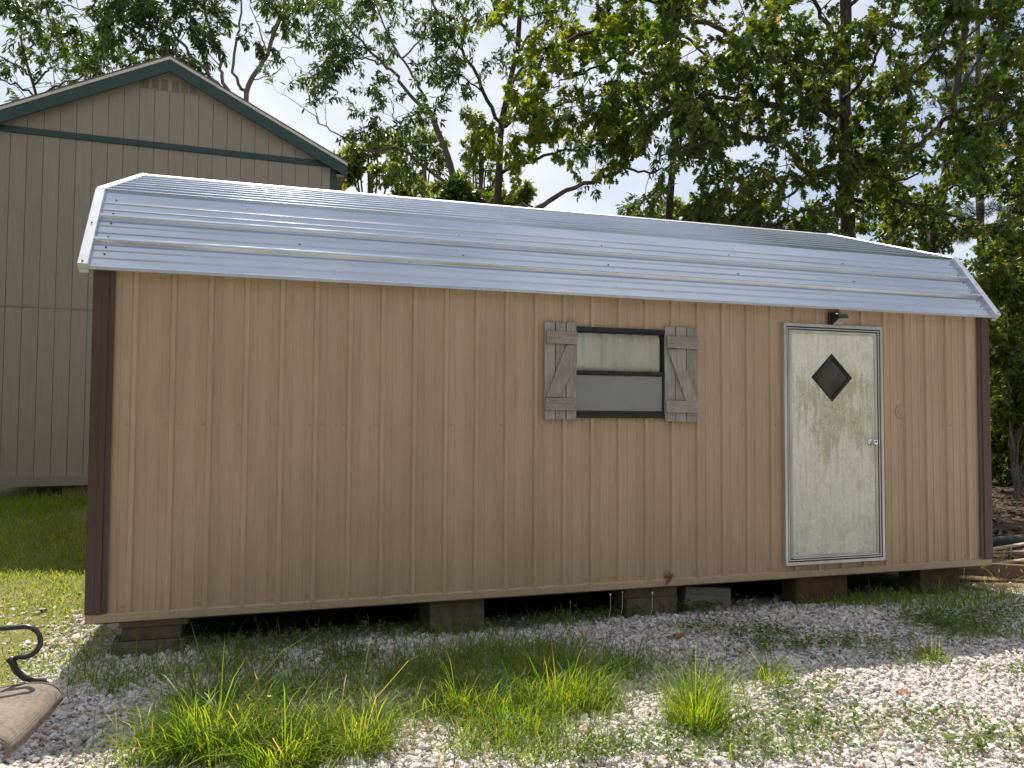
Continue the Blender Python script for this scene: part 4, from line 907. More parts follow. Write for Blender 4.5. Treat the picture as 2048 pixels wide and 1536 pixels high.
# T4b yellow-green oak whose crown hangs in from the top centre
Yt = 9.4; t = Tree('broad_leaf_oak', 'yellow green broad leaved oak hanging in front of the straight trunk', M['bark_dark'], M['leaf_yel'], T_OAK, 0.15, clump=8, dens=(2.1,3.8), lens=(1.2,0.55), droop=0.45, hue=(0.0,1.0))
f = foot(Yt, 1330, 540)
t.trunk([f]+px(Yt, (1335,480,1.5), (1345,330,1.6), (1355,150,1.4), (1350,0,0.8), (1330,-160,0.5)), 0.11, 0.05)
t.limb(px(Yt, (1355,110,1.2), (1290,70,0.8), (1200,60,0.2), (1110,90,-0.2), (1050,130,-0.5), (1020,190,-0.7), (1015,230,-0.8)), 0.06, 0.012, 0.25, 1.3)
t.limb(px(Yt, (1350,40,1.0), (1270,-10,0.3), (1180,-10,-0.2), (1100,10,-0.5), (1050,40,-0.8)), 0.055, 0.012, 0.2, 1.4)
t.limb(px(Yt, (1355,160,1.4), (1300,150,0.7), (1230,120,0.2), (1160,150,0), (1110,170,-0.3)), 0.05, 0.012, 0.25, 1.4)
t.limb(px(Yt, (1348,220,1.5), (1300,230,0.8), (1260,250,0.2), (1230,240,-0.2)), 0.04, 0.012, 0.3, 1.2)
t.limb(px(Yt, (1352,60,1.1), (1400,100,0.5), (1440,150,0.0), (1450,190,-0.3)), 0.04, 0.012, 0.2, 1.3)
t.limb(px(Yt, (1345,0,0.8), (1300,-80,0.4), (1240,-140,0.0)), 0.05, 0.012, 0.2)
t.limb(px(Yt, (1010,200,-0.7), (1012,225,-0.8), (1025,250,-0.8)), 0.012, 0.008, 0.0, 1.5)
t.finish()
# T5 dark trunk on the far right
Yt = 10.5; t = Tree('broad_leaf_oak', 'slim dark trunked oak right of the big oak', M['bark_dark'], M['leaf_oak'], T_OAK, 0.14, clump=8, dens=(2.2,3.7), lens=(1.3,0.6), droop=0.5, hue=(0.0,0.8)); t.rs = 0.72
f = foot(Yt, 1858, 540)
t.trunk([f]+px(Yt, (1861,513), (1881,410), (1895,307), (1908,205), (1925,85), (1936,0), (1950,-180), (1955,-400)), 0.19, 0.08)
t.limb(px(Yt, (1908,190), (1950,130,-0.3), (2000,80,-0.5), (2060,50,-0.7), (2130,40,-1.0)), 0.06, 0.02, 0.3, 1.1)
t.limb(px(Yt, (1890,380), (1940,360,-0.5), (2000,340,-0.9), (2070,350,-1.2)), 0.05, 0.015, 0.25, 1.3)
t.limb(px(Yt, (1893,320), (1840,300,-0.7), (1780,270,-1.2), (1740,230,-1.4)), 0.05, 0.015, 0.2, 1.2)
t.limb(px(Yt, (1915,150), (1870,100,0.4), (1810,60,0.8)), 0.05, 0.015, 0.2, 1.2)
t.limb(px(Yt, (1905,230), (1850,180,1.0), (1800,130,1.6)), 0.05, 0.015, 0.2, 1.1)
t.limb(px(Yt, (1925,85), (1985,20,0.5), (2050,-40,0.9)), 0.05, 0.02, 0.2, 1.1)
t.limb(px(Yt, (1936,0), (1880,-70,-0.5), (1830,-130,-0.9)), 0.05, 0.02, 0.2)
t.limb(px(Yt, (1890,400), (1830,430,-0.5), (1790,450,-0.9)), 0.04, 0.015, 0.2, 1.2)
t.limb(px(Yt, (1880,430), (1930,470,-0.5), (1990,490,-0.9), (2050,500,-1.2)), 0.04, 0.015, 0.2, 1.4)
t.limb(px(Yt, (1945,-120), (2010,-220,-0.6), (2070,-300,-1.0)), 0.05, 0.02, 0.2)
for a, b, c in ((2040,-150,1.0),(1860,-260,1.2),(2000,-330,1.5),(1880,-120,-1.5),(2060,-60,-1.5),(1900,-380,0.3)):
    t.limb(px(Yt, (1940,-40), ((1940+a)/2,b*0.6,c*0.5), (a,b,c)), 0.05, 0.02, 0.15, 1.2)
t.finish()
# T6 pale barked tree behind the barn
Yt = 17.5; t = Tree('narrow_leaf_oak', 'pale barked many stemmed tree behind the barn ridge', M['bark_pale'], M['leaf_nar'], T_NARROW, 0.18, clump=9, dens=(2.0,4.0), lens=(1.5,0.6), droop=0.55, group='trees behind the barn'); t.rs = 0.5
f = foot(Yt, 500, 420)
t.trunk([f]+px(Yt, (492,195), (502,160), (533,113), (547,68), (570,0), (590,-120)), 0.24, 0.09)
t.limb(px(Yt, (495,185), (470,160,-0.2), (470,90,-0.3), (480,40,-0.3), (478,-60,-0.4)), 0.1, 0.04, 0.4, 1.1)
t.limb(px(Yt, (490,230), (448,167,-0.4), (441,120,-0.5), (420,60,-0.8), (405,-20,-1.0)), 0.12, 0.05, 0.35, 1.1)
t.limb(px(Yt, (448,180,-0.4), (415,140,-0.8), (393,61,-0.9), (376,0,-1.0), (365,-100,-1.2)), 0.1, 0.04, 0.35, 1.1)
t.limb(px(Yt, (420,150,-0.8), (359,85,-1.2), (330,40,-1.3), (307,7,-1.4), (270,-60,-1.6)), 0.09, 0.03, 0.3, 1.2)
t.limb(px(Yt, (359,85,-1.2), (300,50,-1.6), (220,30,-1.8), (140,10,-2.0), (90,5,-2.2)), 0.05, 0.02, 0.2, 1.4)
t.limb(px(Yt, (330,40,-1.3), (260,10,-1.3), (180,-20,-1.6)), 0.05, 0.02, 0.2, 1.2)
t.limb(px(Yt, (415,140,-0.8), (350,105,-1.4), (290,90,-1.7), (240,70,-2.0)), 0.04, 0.015, 0.25, 1.2)
t.limb(px(Yt, (533,113), (560,100,-0.3), (600,90,-0.6), (620,60,-0.7)), 0.03, 0.01, 0.9, 0.2)
t.limb(px(Yt, (545,80), (575,30,-0.5), (620,10,-1.0), (670,-10,-1.5)), 0.06, 0.02, 0.3, 1.2)
t.limb(px(Yt, (502,160), (545,150,-0.3), (580,115,-0.6), (600,140,-0.6), (612,150,-0.6)), 0.035, 0.008, 0.5, 0.0, leafy=False)
t.limb(px(Yt, (565,125,-0.5), (590,165,-0.5), (600,175,-0.5)), 0.015, 0.006, 0.5, 0.0, leafy=False)
t.limb(px(Yt, (533,113), (520,60,0.6), (500,10,1.0)), 0.06, 0.02, 0.3, 1.1)
t.finish()
# T7 trees at the far left behind the barn
Yt = 19.0; t = Tree('narrow_leaf_oak', 'dark leafy tree at the far left behind the barn roof', M['bark_dark'], M['leaf_nar'], T_NARROW, 0.17, clump=8, dens=(2.2,3.6), lens=(1.3,0.6), droop=0.4, hue=(0.0,0.7), group='trees behind the barn'); t.rs = 0.55
f = foot(Yt, 75, 420)
t.trunk([f]+px(Yt, (72,190), (60,150), (50,110), (40,70)), 0.16, 0.05)
t.limb(px(Yt, (68,170), (95,140,-0.4), (110,120,-0.6), (150,110,-0.9)), 0.06, 0.02, 0.2, 1.3)
t.limb(px(Yt, (60,150), (20,120,-0.5), (-30,100,-0.8)), 0.06, 0.02, 0.1, 1.5)
t.limb(px(Yt, (55,120), (70,80,0.3), (75,55,0.3)), 0.05, 0.02, 0.1, 1.5)
t.limb(px(Yt, (70,190), (30,170,-0.5), (0,160,-0.8), (-40,150,-1)), 0.06, 0.02, 0.1, 1.6)
t.limb(px(Yt, (72,195), (120,170,0.3), (170,150,0.5), (200,135,0.7)), 0.06, 0.02, 0.2, 1.4)
t.finish()
# T8 hazy trees in the gap between barn and leaning tree, and low on the skyline
def far_tree(label, Y, trunk, blobs, leaf=0.17, mat='leaf_far', n=55, group='trees far behind the shed', name='distant_tree', bark='bark_grey'):
    t = Tree(name, label, M[bark], M[mat], T_SIMPLE, leaf, clump=6, droop=0.35, group=group, hue=(0.05,0.95))
    f = foot(Y, *trunk[0]); top = at(*trunk[-1], Y)
    t.trunk([f]+[at(*q, Y) for q in trunk], 0.16, 0.05)
    for (x, y, dy, rx, rz) in blobs:
        c = at(x, y, Y+dy); d = np.linalg.norm(c-CAM)/FPX
        t.limb([top*0.35+f*0.65, (top+c)/2, c], 0.04, 0.015, leafy=False, n=5)
        for _ in range(5):
            c2 = c+rng.normal(size=3)*np.array([rx*d, rx*d, rz*d])*0.5; t.blob(c2, (rx*d*0.55, rx*d*0.55, rz*d*0.5), max(4, n//6))
    return t.finish()
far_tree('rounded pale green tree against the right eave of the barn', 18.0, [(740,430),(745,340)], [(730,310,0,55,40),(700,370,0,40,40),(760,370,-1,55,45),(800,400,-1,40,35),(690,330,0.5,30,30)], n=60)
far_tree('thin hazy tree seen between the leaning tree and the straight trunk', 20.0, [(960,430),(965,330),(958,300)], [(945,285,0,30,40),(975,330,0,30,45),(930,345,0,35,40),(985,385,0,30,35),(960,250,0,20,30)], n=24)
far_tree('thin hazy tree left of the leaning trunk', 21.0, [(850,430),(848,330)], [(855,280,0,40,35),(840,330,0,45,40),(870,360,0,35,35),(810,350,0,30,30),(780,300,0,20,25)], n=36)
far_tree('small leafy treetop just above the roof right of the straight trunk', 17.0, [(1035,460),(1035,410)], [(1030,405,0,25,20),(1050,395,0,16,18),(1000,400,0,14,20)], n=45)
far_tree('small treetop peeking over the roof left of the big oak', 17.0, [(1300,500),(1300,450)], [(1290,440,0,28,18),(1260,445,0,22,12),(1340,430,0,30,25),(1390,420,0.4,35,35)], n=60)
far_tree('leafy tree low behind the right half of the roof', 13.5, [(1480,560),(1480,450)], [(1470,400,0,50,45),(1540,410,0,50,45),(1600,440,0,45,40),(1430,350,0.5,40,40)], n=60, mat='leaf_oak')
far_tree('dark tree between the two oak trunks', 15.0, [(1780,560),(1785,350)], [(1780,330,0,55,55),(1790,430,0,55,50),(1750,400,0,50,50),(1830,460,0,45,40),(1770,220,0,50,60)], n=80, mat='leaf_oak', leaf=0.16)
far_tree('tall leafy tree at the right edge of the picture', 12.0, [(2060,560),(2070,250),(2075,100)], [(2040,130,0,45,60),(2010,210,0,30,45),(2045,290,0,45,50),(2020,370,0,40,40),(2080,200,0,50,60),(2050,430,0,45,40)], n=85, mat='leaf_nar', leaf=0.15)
# pine behind the slim oak
t = Tree('pine_tree', 'pine with dense needle tufts behind the slim dark oak', M['bark_grey'], M['leaf_pine'], (np.array([(0,0,0),(0.5,0.035,0),(1,0,-0.03),(0.5,-0.035,0)]), [(0,1,2,3)]), 0.17, clump=24, droop=0.0, hue=(0,1))
Yt = 16.0; f = foot(Yt, 1965, 560); t.trunk([f]+px(Yt, (1960,400), (1958,230), (1955,60), (1950,-60)), 0.17, 0.06)
for q in range(26):
    y = rng.uniform(60, 470); x0 = 1958; a = rng.choice([-1,1]); ln = rng.uniform(25, 75)*(0.6+0.4*y/470)
    c0 = at(x0, y, Yt); c1 = at(x0+a*ln, y-rng.uniform(-10,20), Yt+rng.uniform(-1.2,1.2)); t.limb([c0, (c0+c1)/2+np.array([0,0,0.1]), c1], 0.025, 0.01, leafy=False, n=5)
    t.blob(c1, (0.45,0.45,0.3), 14); t.blob((c0+c1)/2, (0.45,0.45,0.3), 9)
t.finish()
# understorey at the right edge: bushes from the ground to above the eave
def bush(label, Y, cx, blobs, mat, tm, leaf, n, hue=(0.0,0.9), name='understorey_bush'):
    t = Tree(name, label, M['bark_grey'], M[mat], tm, leaf, clump=6, droop=0.35, group='bushes beyond the right end of the shed', hue=hue)
    f = foot(Y, cx, 900); t.trunk([f, f+np.array([0.05,0,0.6]), f+np.array([0.0,0.05,1.3])], 0.05, 0.02)
    for (x, y, dy, rx, rz, k) in blobs:
        c = at(x, y, Y+dy); d = np.linalg.norm(c-CAM)/FPX
        t.limb([f+np.array([0,0,0.3]), (f+c)/2+np.array([0,0,0.3]), c], 0.025, 0.01, leafy=False, n=5); t.blob(c, (rx*d, rx*d, rz*d), int(n*k))
    r = t.finish(); r['category'] = 'bush'; return r
bush('tall shady bush closest to the right end of the shed', 7.5, 2040, [(2000,570,0,60,50,1),(2060,620,0,60,60,1),(1990,650,0.5,45,45,1),(2030,720,0,55,55,1),(2080,540,0,60,60,1),(2010,520,0.4,50,40,1)], 'leaf_oak', T_OAK, 0.13, 70)
bush('sunlit yellow green bush low beyond the shed corner', 7.6, 2040, [(2010,850,0,45,40,1),(2050,820,0,45,50,1),(2035,880,-0.3,50,30,1),(1990,870,0,30,30,1),(2090,860,0,50,50,1)], 'leaf_yel', T_SIMPLE, 0.12, 90)
bush('dull green bush filling the gap at the shed wall', 12.5, 1980, [(1985,760,0,50,60,1),(2040,770,0,50,50,1),(1960,820,0,45,50,1),(1990,690,0,50,50,1),(2080,720,0,60,60,1),(1970,880,0,45,30,1)], 'leaf_far', T_SIMPLE, 0.13, 110)
bush('tall hazy thicket farthest back at the right edge', 17.0, 2040, [(2000,600,0,60,60,1),(2060,650,0,60,60,1),(2000,720,0,60,60,1),(2050,800,0,60,60,1),(1980,850,0,50,50,1),(2060,880,0,60,40,1),(2120,760,0,70,80,1),(1950,700,0,60,60,1)], 'leaf_far', T_SIMPLE, 0.15, 120)
bush('low shady shrub on the litter at the foot of the thicket', 8.6, 2035, [(2010,930,0,40,30,1),(2050,915,0.5,45,35,1),(2085,930,0,45,35,1),(1985,905,0.6,30,25,1)], 'leaf_oak', T_SIMPLE, 0.1, 60)
bush('leafy sapling hanging beside the right eave of the shed', 6.0, 2030, [(2010,560,0,40,40,1),(2040,640,0.3,45,45,1),(2005,700,0,30,35,1),(2045,760,0,40,40,1),(2015,820,0.2,35,35,1),(2070,560,0,50,50,1),(2075,850,0,50,50,1)], 'leaf_oak', T_OAK, 0.12, 45, hue=(0.2,0.97))
# wood beyond: one mass of far foliage that nobody could count, behind everything
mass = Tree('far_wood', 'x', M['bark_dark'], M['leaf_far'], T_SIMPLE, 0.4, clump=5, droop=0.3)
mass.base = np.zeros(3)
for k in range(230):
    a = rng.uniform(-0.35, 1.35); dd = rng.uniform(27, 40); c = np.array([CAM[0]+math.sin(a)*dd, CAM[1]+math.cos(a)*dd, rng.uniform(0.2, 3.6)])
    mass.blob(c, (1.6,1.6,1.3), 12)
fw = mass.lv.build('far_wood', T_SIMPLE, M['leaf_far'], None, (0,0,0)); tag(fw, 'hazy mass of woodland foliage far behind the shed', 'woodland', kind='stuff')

mass = Tree('unseen_woodland', 'x', M['bark_dark'], M['leaf_far'], T_SIMPLE, 0.6, clump=5, droop=0.3); mass.base = np.zeros(3)  # unseen foliage behind the camera, added for roof and window reflections
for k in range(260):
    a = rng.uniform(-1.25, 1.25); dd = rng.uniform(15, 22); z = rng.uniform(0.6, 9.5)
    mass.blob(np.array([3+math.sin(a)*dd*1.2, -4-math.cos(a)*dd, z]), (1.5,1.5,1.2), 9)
tag(mass.lv.build('unseen_woodland', T_SIMPLE, M['leaf_far'], None, (0,0,0)), 'unseen leafy woodland added behind the camera for reflections', 'woodland', kind='stuff')

# ------------------------------------------------------------------ gravel (stuff): stones instanced on points
def gravel_points():
    pts = []
    n = 235000
    x = rng.uniform(-2.6, 9.6, n); y = rng.uniform(-4.2, 2.2, n)
    nzv = 0.5*np.sin(1.9*x+0.7*y)+0.5*np.sin(3.1*y-1.3*x+1)+0.4*np.sin(7.3*x+2.1*y)+0.3*np.sin(5*y+9*x)
    left = sstep(-0.5+0.12*nzv, 0.0+0.12*nzv, x); near = sstep(-0.2, -0.9, y+0.15*nzv)*sstep(-2.6, -1.6, x)
    dens = np.maximum(np.maximum(left, near), 0.03)
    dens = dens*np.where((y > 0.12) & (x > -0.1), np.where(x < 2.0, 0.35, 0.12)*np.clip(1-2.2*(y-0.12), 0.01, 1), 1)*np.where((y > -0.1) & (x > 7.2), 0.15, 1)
    dens = dens*np.where((nzv > 0.55) & (y > -1.0) & (y < 0.4), 0.55, 1)
    k = rng.uniform(size=n) < dens
    x, y = x[k], y[k]; lift = rng.uniform(-0.006, 0.014, len(x))
    return np.stack([x, y, height(x, y)+lift], -1)
GP = gravel_points()
me = bpy.data.meshes.new('gravel'); me.vertices.add(len(GP)); me.vertices.foreach_set('co', GP.astype(np.float32).ravel())
a = me.attributes.new('rot', 'FLOAT_VECTOR', 'POINT'); a.data.foreach_set('vector', np.stack([rng.normal(0,0.5,len(GP)), rng.normal(0,0.5,len(GP)), rng.uniform(0,6.28,len(GP))], -1).astype(np.float32).ravel())
sc_ = np.clip(rng.lognormal(math.log(0.0112), 0.42, len(GP)), 0.006, 0.034)
a = me.attributes.new('scl', 'FLOAT', 'POINT'); a.data.foreach_set('value', sc_.astype(np.float32))
a = me.attributes.new('idx', 'INT', 'POINT'); a.data.foreach_set('value', rng.integers(0, 6, len(GP)).astype(np.int32))
gravel = link('gravel', me, M['stone']); tag(gravel, 'pale crushed stone gravel spread in front of the shed', 'gravel', kind='stuff')
ng = bpy.data.node_groups.new('gravel_stones', 'GeometryNodeTree')
ng.interface.new_socket('Geometry', in_out='INPUT', socket_type='NodeSocketGeometry'); ng.interface.new_socket('Geometry', in_out='OUTPUT', socket_type='NodeSocketGeometry')
gi = N(ng, 'NodeGroupInput'); go = N(ng, 'NodeGroupOutput'); gl = ng.links.new
g2i = N(ng, 'GeometryNodeGeometryToInstance')
for k in range(6):
    ico = N(ng, 'GeometryNodeMeshIcoSphere'); ico.inputs['Radius'].default_value = 1.0; ico.inputs['Subdivisions'].default_value = 2
    pos = N(ng, 'GeometryNodeInputPosition'); tn = N(ng, 'ShaderNodeTexNoise', noise_dimensions='4D'); tn.inputs['W'].default_value = 3.1*k; tn.inputs['Scale'].default_value = 0.85; tn.inputs['Detail'].default_value = 1.0
    gl(pos.outputs[0], tn.inputs['Vector'])
    sb = N(ng, 'ShaderNodeVectorMath', operation='SUBTRACT'); sb.inputs[1].default_value = (0.5,0.5,0.5); gl(tn.outputs['Color'], sb.inputs[0])
    ml = N(ng, 'ShaderNodeVectorMath', operation='SCALE'); ml.inputs['Scale'].default_value = 1.9; gl(sb.outputs[0], ml.inputs[0])
    sp = N(ng, 'GeometryNodeSetPosition'); gl(ico.outputs[0], sp.inputs['Geometry']); gl(ml.outputs[0], sp.inputs['Offset'])
    tr = N(ng, 'GeometryNodeTransform'); tr.inputs['Scale'].default_value = ((1.15,0.8,0.55),(1.0,0.9,0.6),(1.3,0.7,0.6),(1.0,0.75,0.7),(1.1,1.0,0.5),(0.9,0.8,0.65))[k]; gl(sp.outputs[0], tr.inputs['Geometry'])
    sm = N(ng, 'GeometryNodeSetMaterial'); sm.inputs['Material'].default_value = M['stone']; gl(tr.outputs[0], sm.inputs[0]); gl(sm.outputs[0], g2i.inputs[0])
def named(nm, ty):
    q = N(ng, 'GeometryNodeInputNamedAttribute', data_type=ty); q.inputs['Name'].default_value = nm; return q.outputs['Attribute']
iop = N(ng, 'GeometryNodeInstanceOnPoints'); iop.inputs['Pick Instance'].default_value = True
e2r = N(ng, 'FunctionNodeEulerToRotation'); gl(named('rot', 'FLOAT_VECTOR'), e2r.inputs[0])
gl(gi.outputs[0], iop.inputs['Points']); gl(g2i.outputs[0], iop.inputs['Instance']); gl(named('idx', 'INT'), iop.inputs['Instance Index'])
gl(e2r.outputs[0], iop.inputs['Rotation']); gl(named('scl', 'FLOAT'), iop.inputs['Scale']); gl(iop.outputs[0], go.inputs[0])
gravel.modifiers.new('stones', 'NODES').node_group = ng

# ------------------------------------------------------------------ grass and weeds
def blades(P, h, wd, lean, spread=None, r=None, hue=(0.1,0.8)):
    """curved tapering grass blades: P roots Nx3 -> verts, counts, loops, attr"""
    n = len(P); az = rng.uniform(0, 2*math.pi, n); out_ = np.stack([np.cos(az), np.sin(az), np.zeros(n)], -1) if spread is None else unit(spread+0.001)*1.0
    if spread is not None: out_ = unit(out_+rng.normal(0,0.45,(n,3))*np.array([1,1,0]))
    side = np.stack([-out_[:,1], out_[:,0], np.zeros(n)], -1); hh = h*np.clip(rng.lognormal(-0.25,0.38,n),0.25,1.5); ln = lean*rng.uniform(0.3,1.4,n); w2 = wd*rng.uniform(0.7,1.3,n)
    twist = rng.normal(0,0.5,n)[:,None]; side = unit(side+np.cross(side, [0,0,1.0])*twist)
    vs = []
    for t, ww in ((0,0.7),(0.35,1.0),(0.7,0.75)):
        c = P+out_*(ln*hh*t**1.7)[:,None]; c = c+np.array([0,0,1.0])*(hh*(t-0.42*ln*t**2.6))[:,None]
        vs += [c-side*(w2*ww/2)[:,None], c+side*(w2*ww/2)[:,None]]
    c = P+out_*(ln*hh*1.0)[:,None]; c = c+np.array([0,0,1.0])*(hh*(1-0.42*ln))[:,None]; vs.append(c)
    V = np.stack(vs, 1).reshape(-1,3); b = (np.arange(n)*7)[:,None]
    loops = np.concatenate([b+np.array([[0,1,3,2]]), b+np.array([[2,3,5,4]]), b+np.array([[4,5,6]])], 1).ravel()
    rv = hue[0]+(hue[1]-hue[0])*rng.uniform(0,1,n) if r is None else r
    rv = np.where(rng.uniform(size=n) < 0.1, rng.uniform(0.93,1.0,n), rv)
    return V, np.tile([4,4,3], n), loops, np.repeat(rv, 3)
def merge(parts):
    V, C, Lp, A = [], [], [], []; b = 0
    for v, c, l, a in parts: V.append(v); C.append(c); Lp.append(l+b); A.append(a); b += len(v)
    return np.concatenate(V), np.concatenate(C), np.concatenate(Lp), np.concatenate(A)
def gz(x, y): return np.stack([x, y, height(x, y)], -1)
def patch(px_, py_, rx, ry, n, h, lean=0.6, wd=0.005, hue=(0.1,0.8)):
    c = ground_at(px_, py_); x = c[0]+rng.normal(0, rx*0.5, n); y = c[1]+rng.normal(0, ry*0.5, n)
    k = (y < 0.12) | (x < -0.1) | (x > 7.4); return blades(gz(x[k], y[k]), h, wd, lean, hue=hue)
def tuft(px_, py_, rad, n, h, lean=0.8, wd=0.006, hue=(0.1,0.8)):
    """one clump: blades fan out from a small root"""
    c = ground_at(px_, py_); a = rng.uniform(0, 2*math.pi, n); q = rad*np.sqrt(rng.uniform(0,1,n)); off = np.stack([np.cos(a)*q, np.sin(a)*q, np.zeros(n)], -1)
    P = gz(c[0]+off[:,0], c[1]+off[:,1]); return c, blades(P, h*(1.05-0.45*q/rad)*np.where(rng.uniform(size=n) < 0.16, 1.5, 0.95), wd, lean*rng.uniform(0.6,1.5,n), spread=off, hue=hue)
# distinct tufts are plants of their own
for (x, y, rad, n, h, ln, wd, lab, hue) in (
    (430, 1500, 0.17, 420, 0.30, 0.85, 0.0075, 'largest coarse bright grass tuft near the patio chair', (0.15,0.8)),
    (560, 1530, 0.16, 330, 0.24, 0.8, 0.007, 'bright grass tuft right of the largest tuft at the bottom edge', (0.3,0.85)),
    (400, 1440, 0.12, 200, 0.26, 1.0, 0.007, 'dark shaded grass tuft just behind the largest bright tuft', (0.05,0.5)),
    (720, 1495, 0.13, 210, 0.25, 0.9, 0.007, 'spiky lit grass tuft left of the bare gravel patch', (0.3,0.9)),
    (915, 1420, 0.09, 170, 0.24, 0.8, 0.005, 'upright fine grass tuft at the shadow edge below the second pier', (0.2,0.85)),
    (1120, 1400, 0.24, 900, 0.22, 0.75, 0.0042, 'dense rounded fine grass clump in the middle foreground', (0.25,0.85)),
    (1040, 1450, 0.2, 420, 0.18, 0.8, 0.0042, 'lower fine grass clump in front of the dense rounded clump', (0.3,0.9)),
    (1395, 1455, 0.13, 420, 0.27, 0.6, 0.0042, 'tall fine grass clump below the window at right of the middle', (0.25,0.85)),
    (1255, 1350, 0.12, 160, 0.2, 0.8, 0.0045, 'thin grass tuft behind the dense clump toward the window', (0.2,0.8)),
    (1540, 1365, 0.08, 110, 0.18, 0.9, 0.005, 'small reddish green grass tuft at the shadow edge below the door', (0.3,1.0)),
    (690, 1330, 0.12, 130, 0.2, 0.8, 0.005, 'shaded grass tuft in gravel below the left panels', (0.05,0.5)),
    (1860, 1320, 0.1, 120, 0.12, 0.9, 0.005, 'low brownish weed tuft on the gravel at the right', (0.4,1.0))):
    c, bl = tuft(x, y, rad*1.12, int(n*1.35), h*1.22, ln, wd*0.9, hue); v, cn, lp, at_ = bl
    o = np_mesh('grass_tuft', v-c, cn, lp, M['grass'], None, attr=at_); o.location = c; tag(o, lab, 'grass', 'grass tufts in the gravel')
P_ = []
for a in ((400,1350,0.35,0.2,200,0.1),(450,1330,0.6,0.35,500,0.13),(560,1290,0.7,0.35,600,0.14),(520,1390,0.5,0.3,320,0.14),(640,1370,0.5,0.3,200,0.12),(820,1350,0.5,0.35,380,0.13),(900,1380,0.4,0.3,260,0.13),
          (470,1255,0.5,0.18,420,0.16),(600,1240,0.6,0.18,480,0.17),(740,1245,0.6,0.2,520,0.16),(880,1265,0.6,0.2,480,0.13),(1010,1245,0.5,0.2,420,0.15),(1100,1250,0.5,0.2,260,0.13),(1200,1235,0.5,0.2,260,0.1),
          (980,1310,0.6,0.3,420,0.13),(1090,1320,0.5,0.3,350,0.14),(1300,1330,0.5,0.3,160,0.11),(1130,1510,0.5,0.15,300,0.1),
          (500,1480,0.5,0.25,420,0.19),(350,1530,0.3,0.15,200,0.2),(1450,1510,0.6,0.25,150,0.09),(1600,1480,0.6,0.3,150,0.08),(1380,1380,0.4,0.3,160,0.14),
          (1800,1205,0.9,0.22,620,0.13),(1900,1215,0.7,0.25,460,0.12),(1700,1215,0.5,0.15,260,0.09),(1500,1225,0.5,0.1,120,0.08),(1950,1270,0.5,0.3,260,0.08),(2010,1200,0.7,0.4,320,0.12),(1900,1420,0.5,0.3,60,0.06),(2000,1480,0.5,0.3,90,0.07),
          (150,1330,0.25,0.35,360,0.07),(200,1360,0.3,0.2,220,0.08),(230,1380,0.25,0.15,140,0.08),(1990,1150,0.6,0.4,200,0.18)):
    P_.append(patch(a[0], a[1], a[2], a[3], int(a[4]*(0.95 if a[1] < 1420 and a[0] < 1350 else 1.0)), a[5]*1.3, 0.85, 0.005 if a[5] < 0.15 else 0.006, hue=(0.1,0.9)))
for a in ((480,1420,0.45,0.3,330,0.2),(620,1400,0.5,0.35,300,0.19),(760,1390,0.4,0.3,220,0.19),(880,1350,0.4,0.35,380,0.2),(980,1340,0.4,0.35,420,0.2),(1090,1340,0.35,0.3,360,0.19),(1190,1350,0.35,0.3,240,0.17),(820,1440,0.2,0.2,120,0.18),(350,1505,0.22,0.2,360,0.27),(450,1495,0.25,0.2,420,0.27),(560,1505,0.25,0.2,420,0.24),(670,1515,0.22,0.16,320,0.23),(620,1470,0.25,0.15,200,0.2),(730,1480,0.15,0.18,180,0.24),
          (900,1430,0.16,0.25,300,0.22),(975,1430,0.2,0.28,520,0.2),(1060,1400,0.22,0.28,620,0.2),(1150,1395,0.22,0.26,560,0.2),(1200,1420,0.18,0.2,260,0.17),(1060,1480,0.25,0.18,300,0.15),(960,1500,0.2,0.16,240,0.15),(1390,1430,0.14,0.25,320,0.22),(1420,1390,0.12,0.2,160,0.18)):
    P_.append(patch(a[0], a[1], a[2], a[3], a[4], a[5], 0.95, 0.0042, hue=(0.3,0.98)))
v, cn, lp, at_ = merge(P_); o = np_mesh('gravel_grass', v, cn, lp, M['grass'], None, attr=at_); tag(o, 'thin green grass growing through the gravel along the shed', 'grass', kind='stuff')
# lawn at the left, up to the barn
n = 105000; x = rng.uniform(-4.6, 0.25, n); y = rng.uniform(-1.2, 8.5, n)
nzv = np.sin(2.3*x+1.1*y)+np.sin(3.7*y-1.9*x)+0.6*np.sin(9*x+4*y)+0.5*np.sin(11*y-6*x)
k = (rng.uniform(size=n) < np.clip(0.75+0.25*nzv, 0.15, 1)*np.where(y < 0.6, 0.7, 1)) & ((x < -0.12+0.1*nzv) | (y > 5)) & ~((y > 6.8) & (x > -3.2)) & ~((y < -0.5+0.15*nzv) & (x > -1.4))
x, y = x[k], y[k]; hh = 0.04+0.05*sstep(1.5, 4.5, y)+0.14*sstep(5.3, 6.8, y)*rng.uniform(0.2,1.4,len(x))
V_, C_, L_, A_ = blades(gz(x, y), hh, 0.006, 0.95, hue=(0.45,1.0)); o = np_mesh('lawn_grass', V_, C_, L_, M['grass'], None, attr=A_); tag(o, 'mown green lawn between the shed and the barn', 'lawn', kind='stuff')
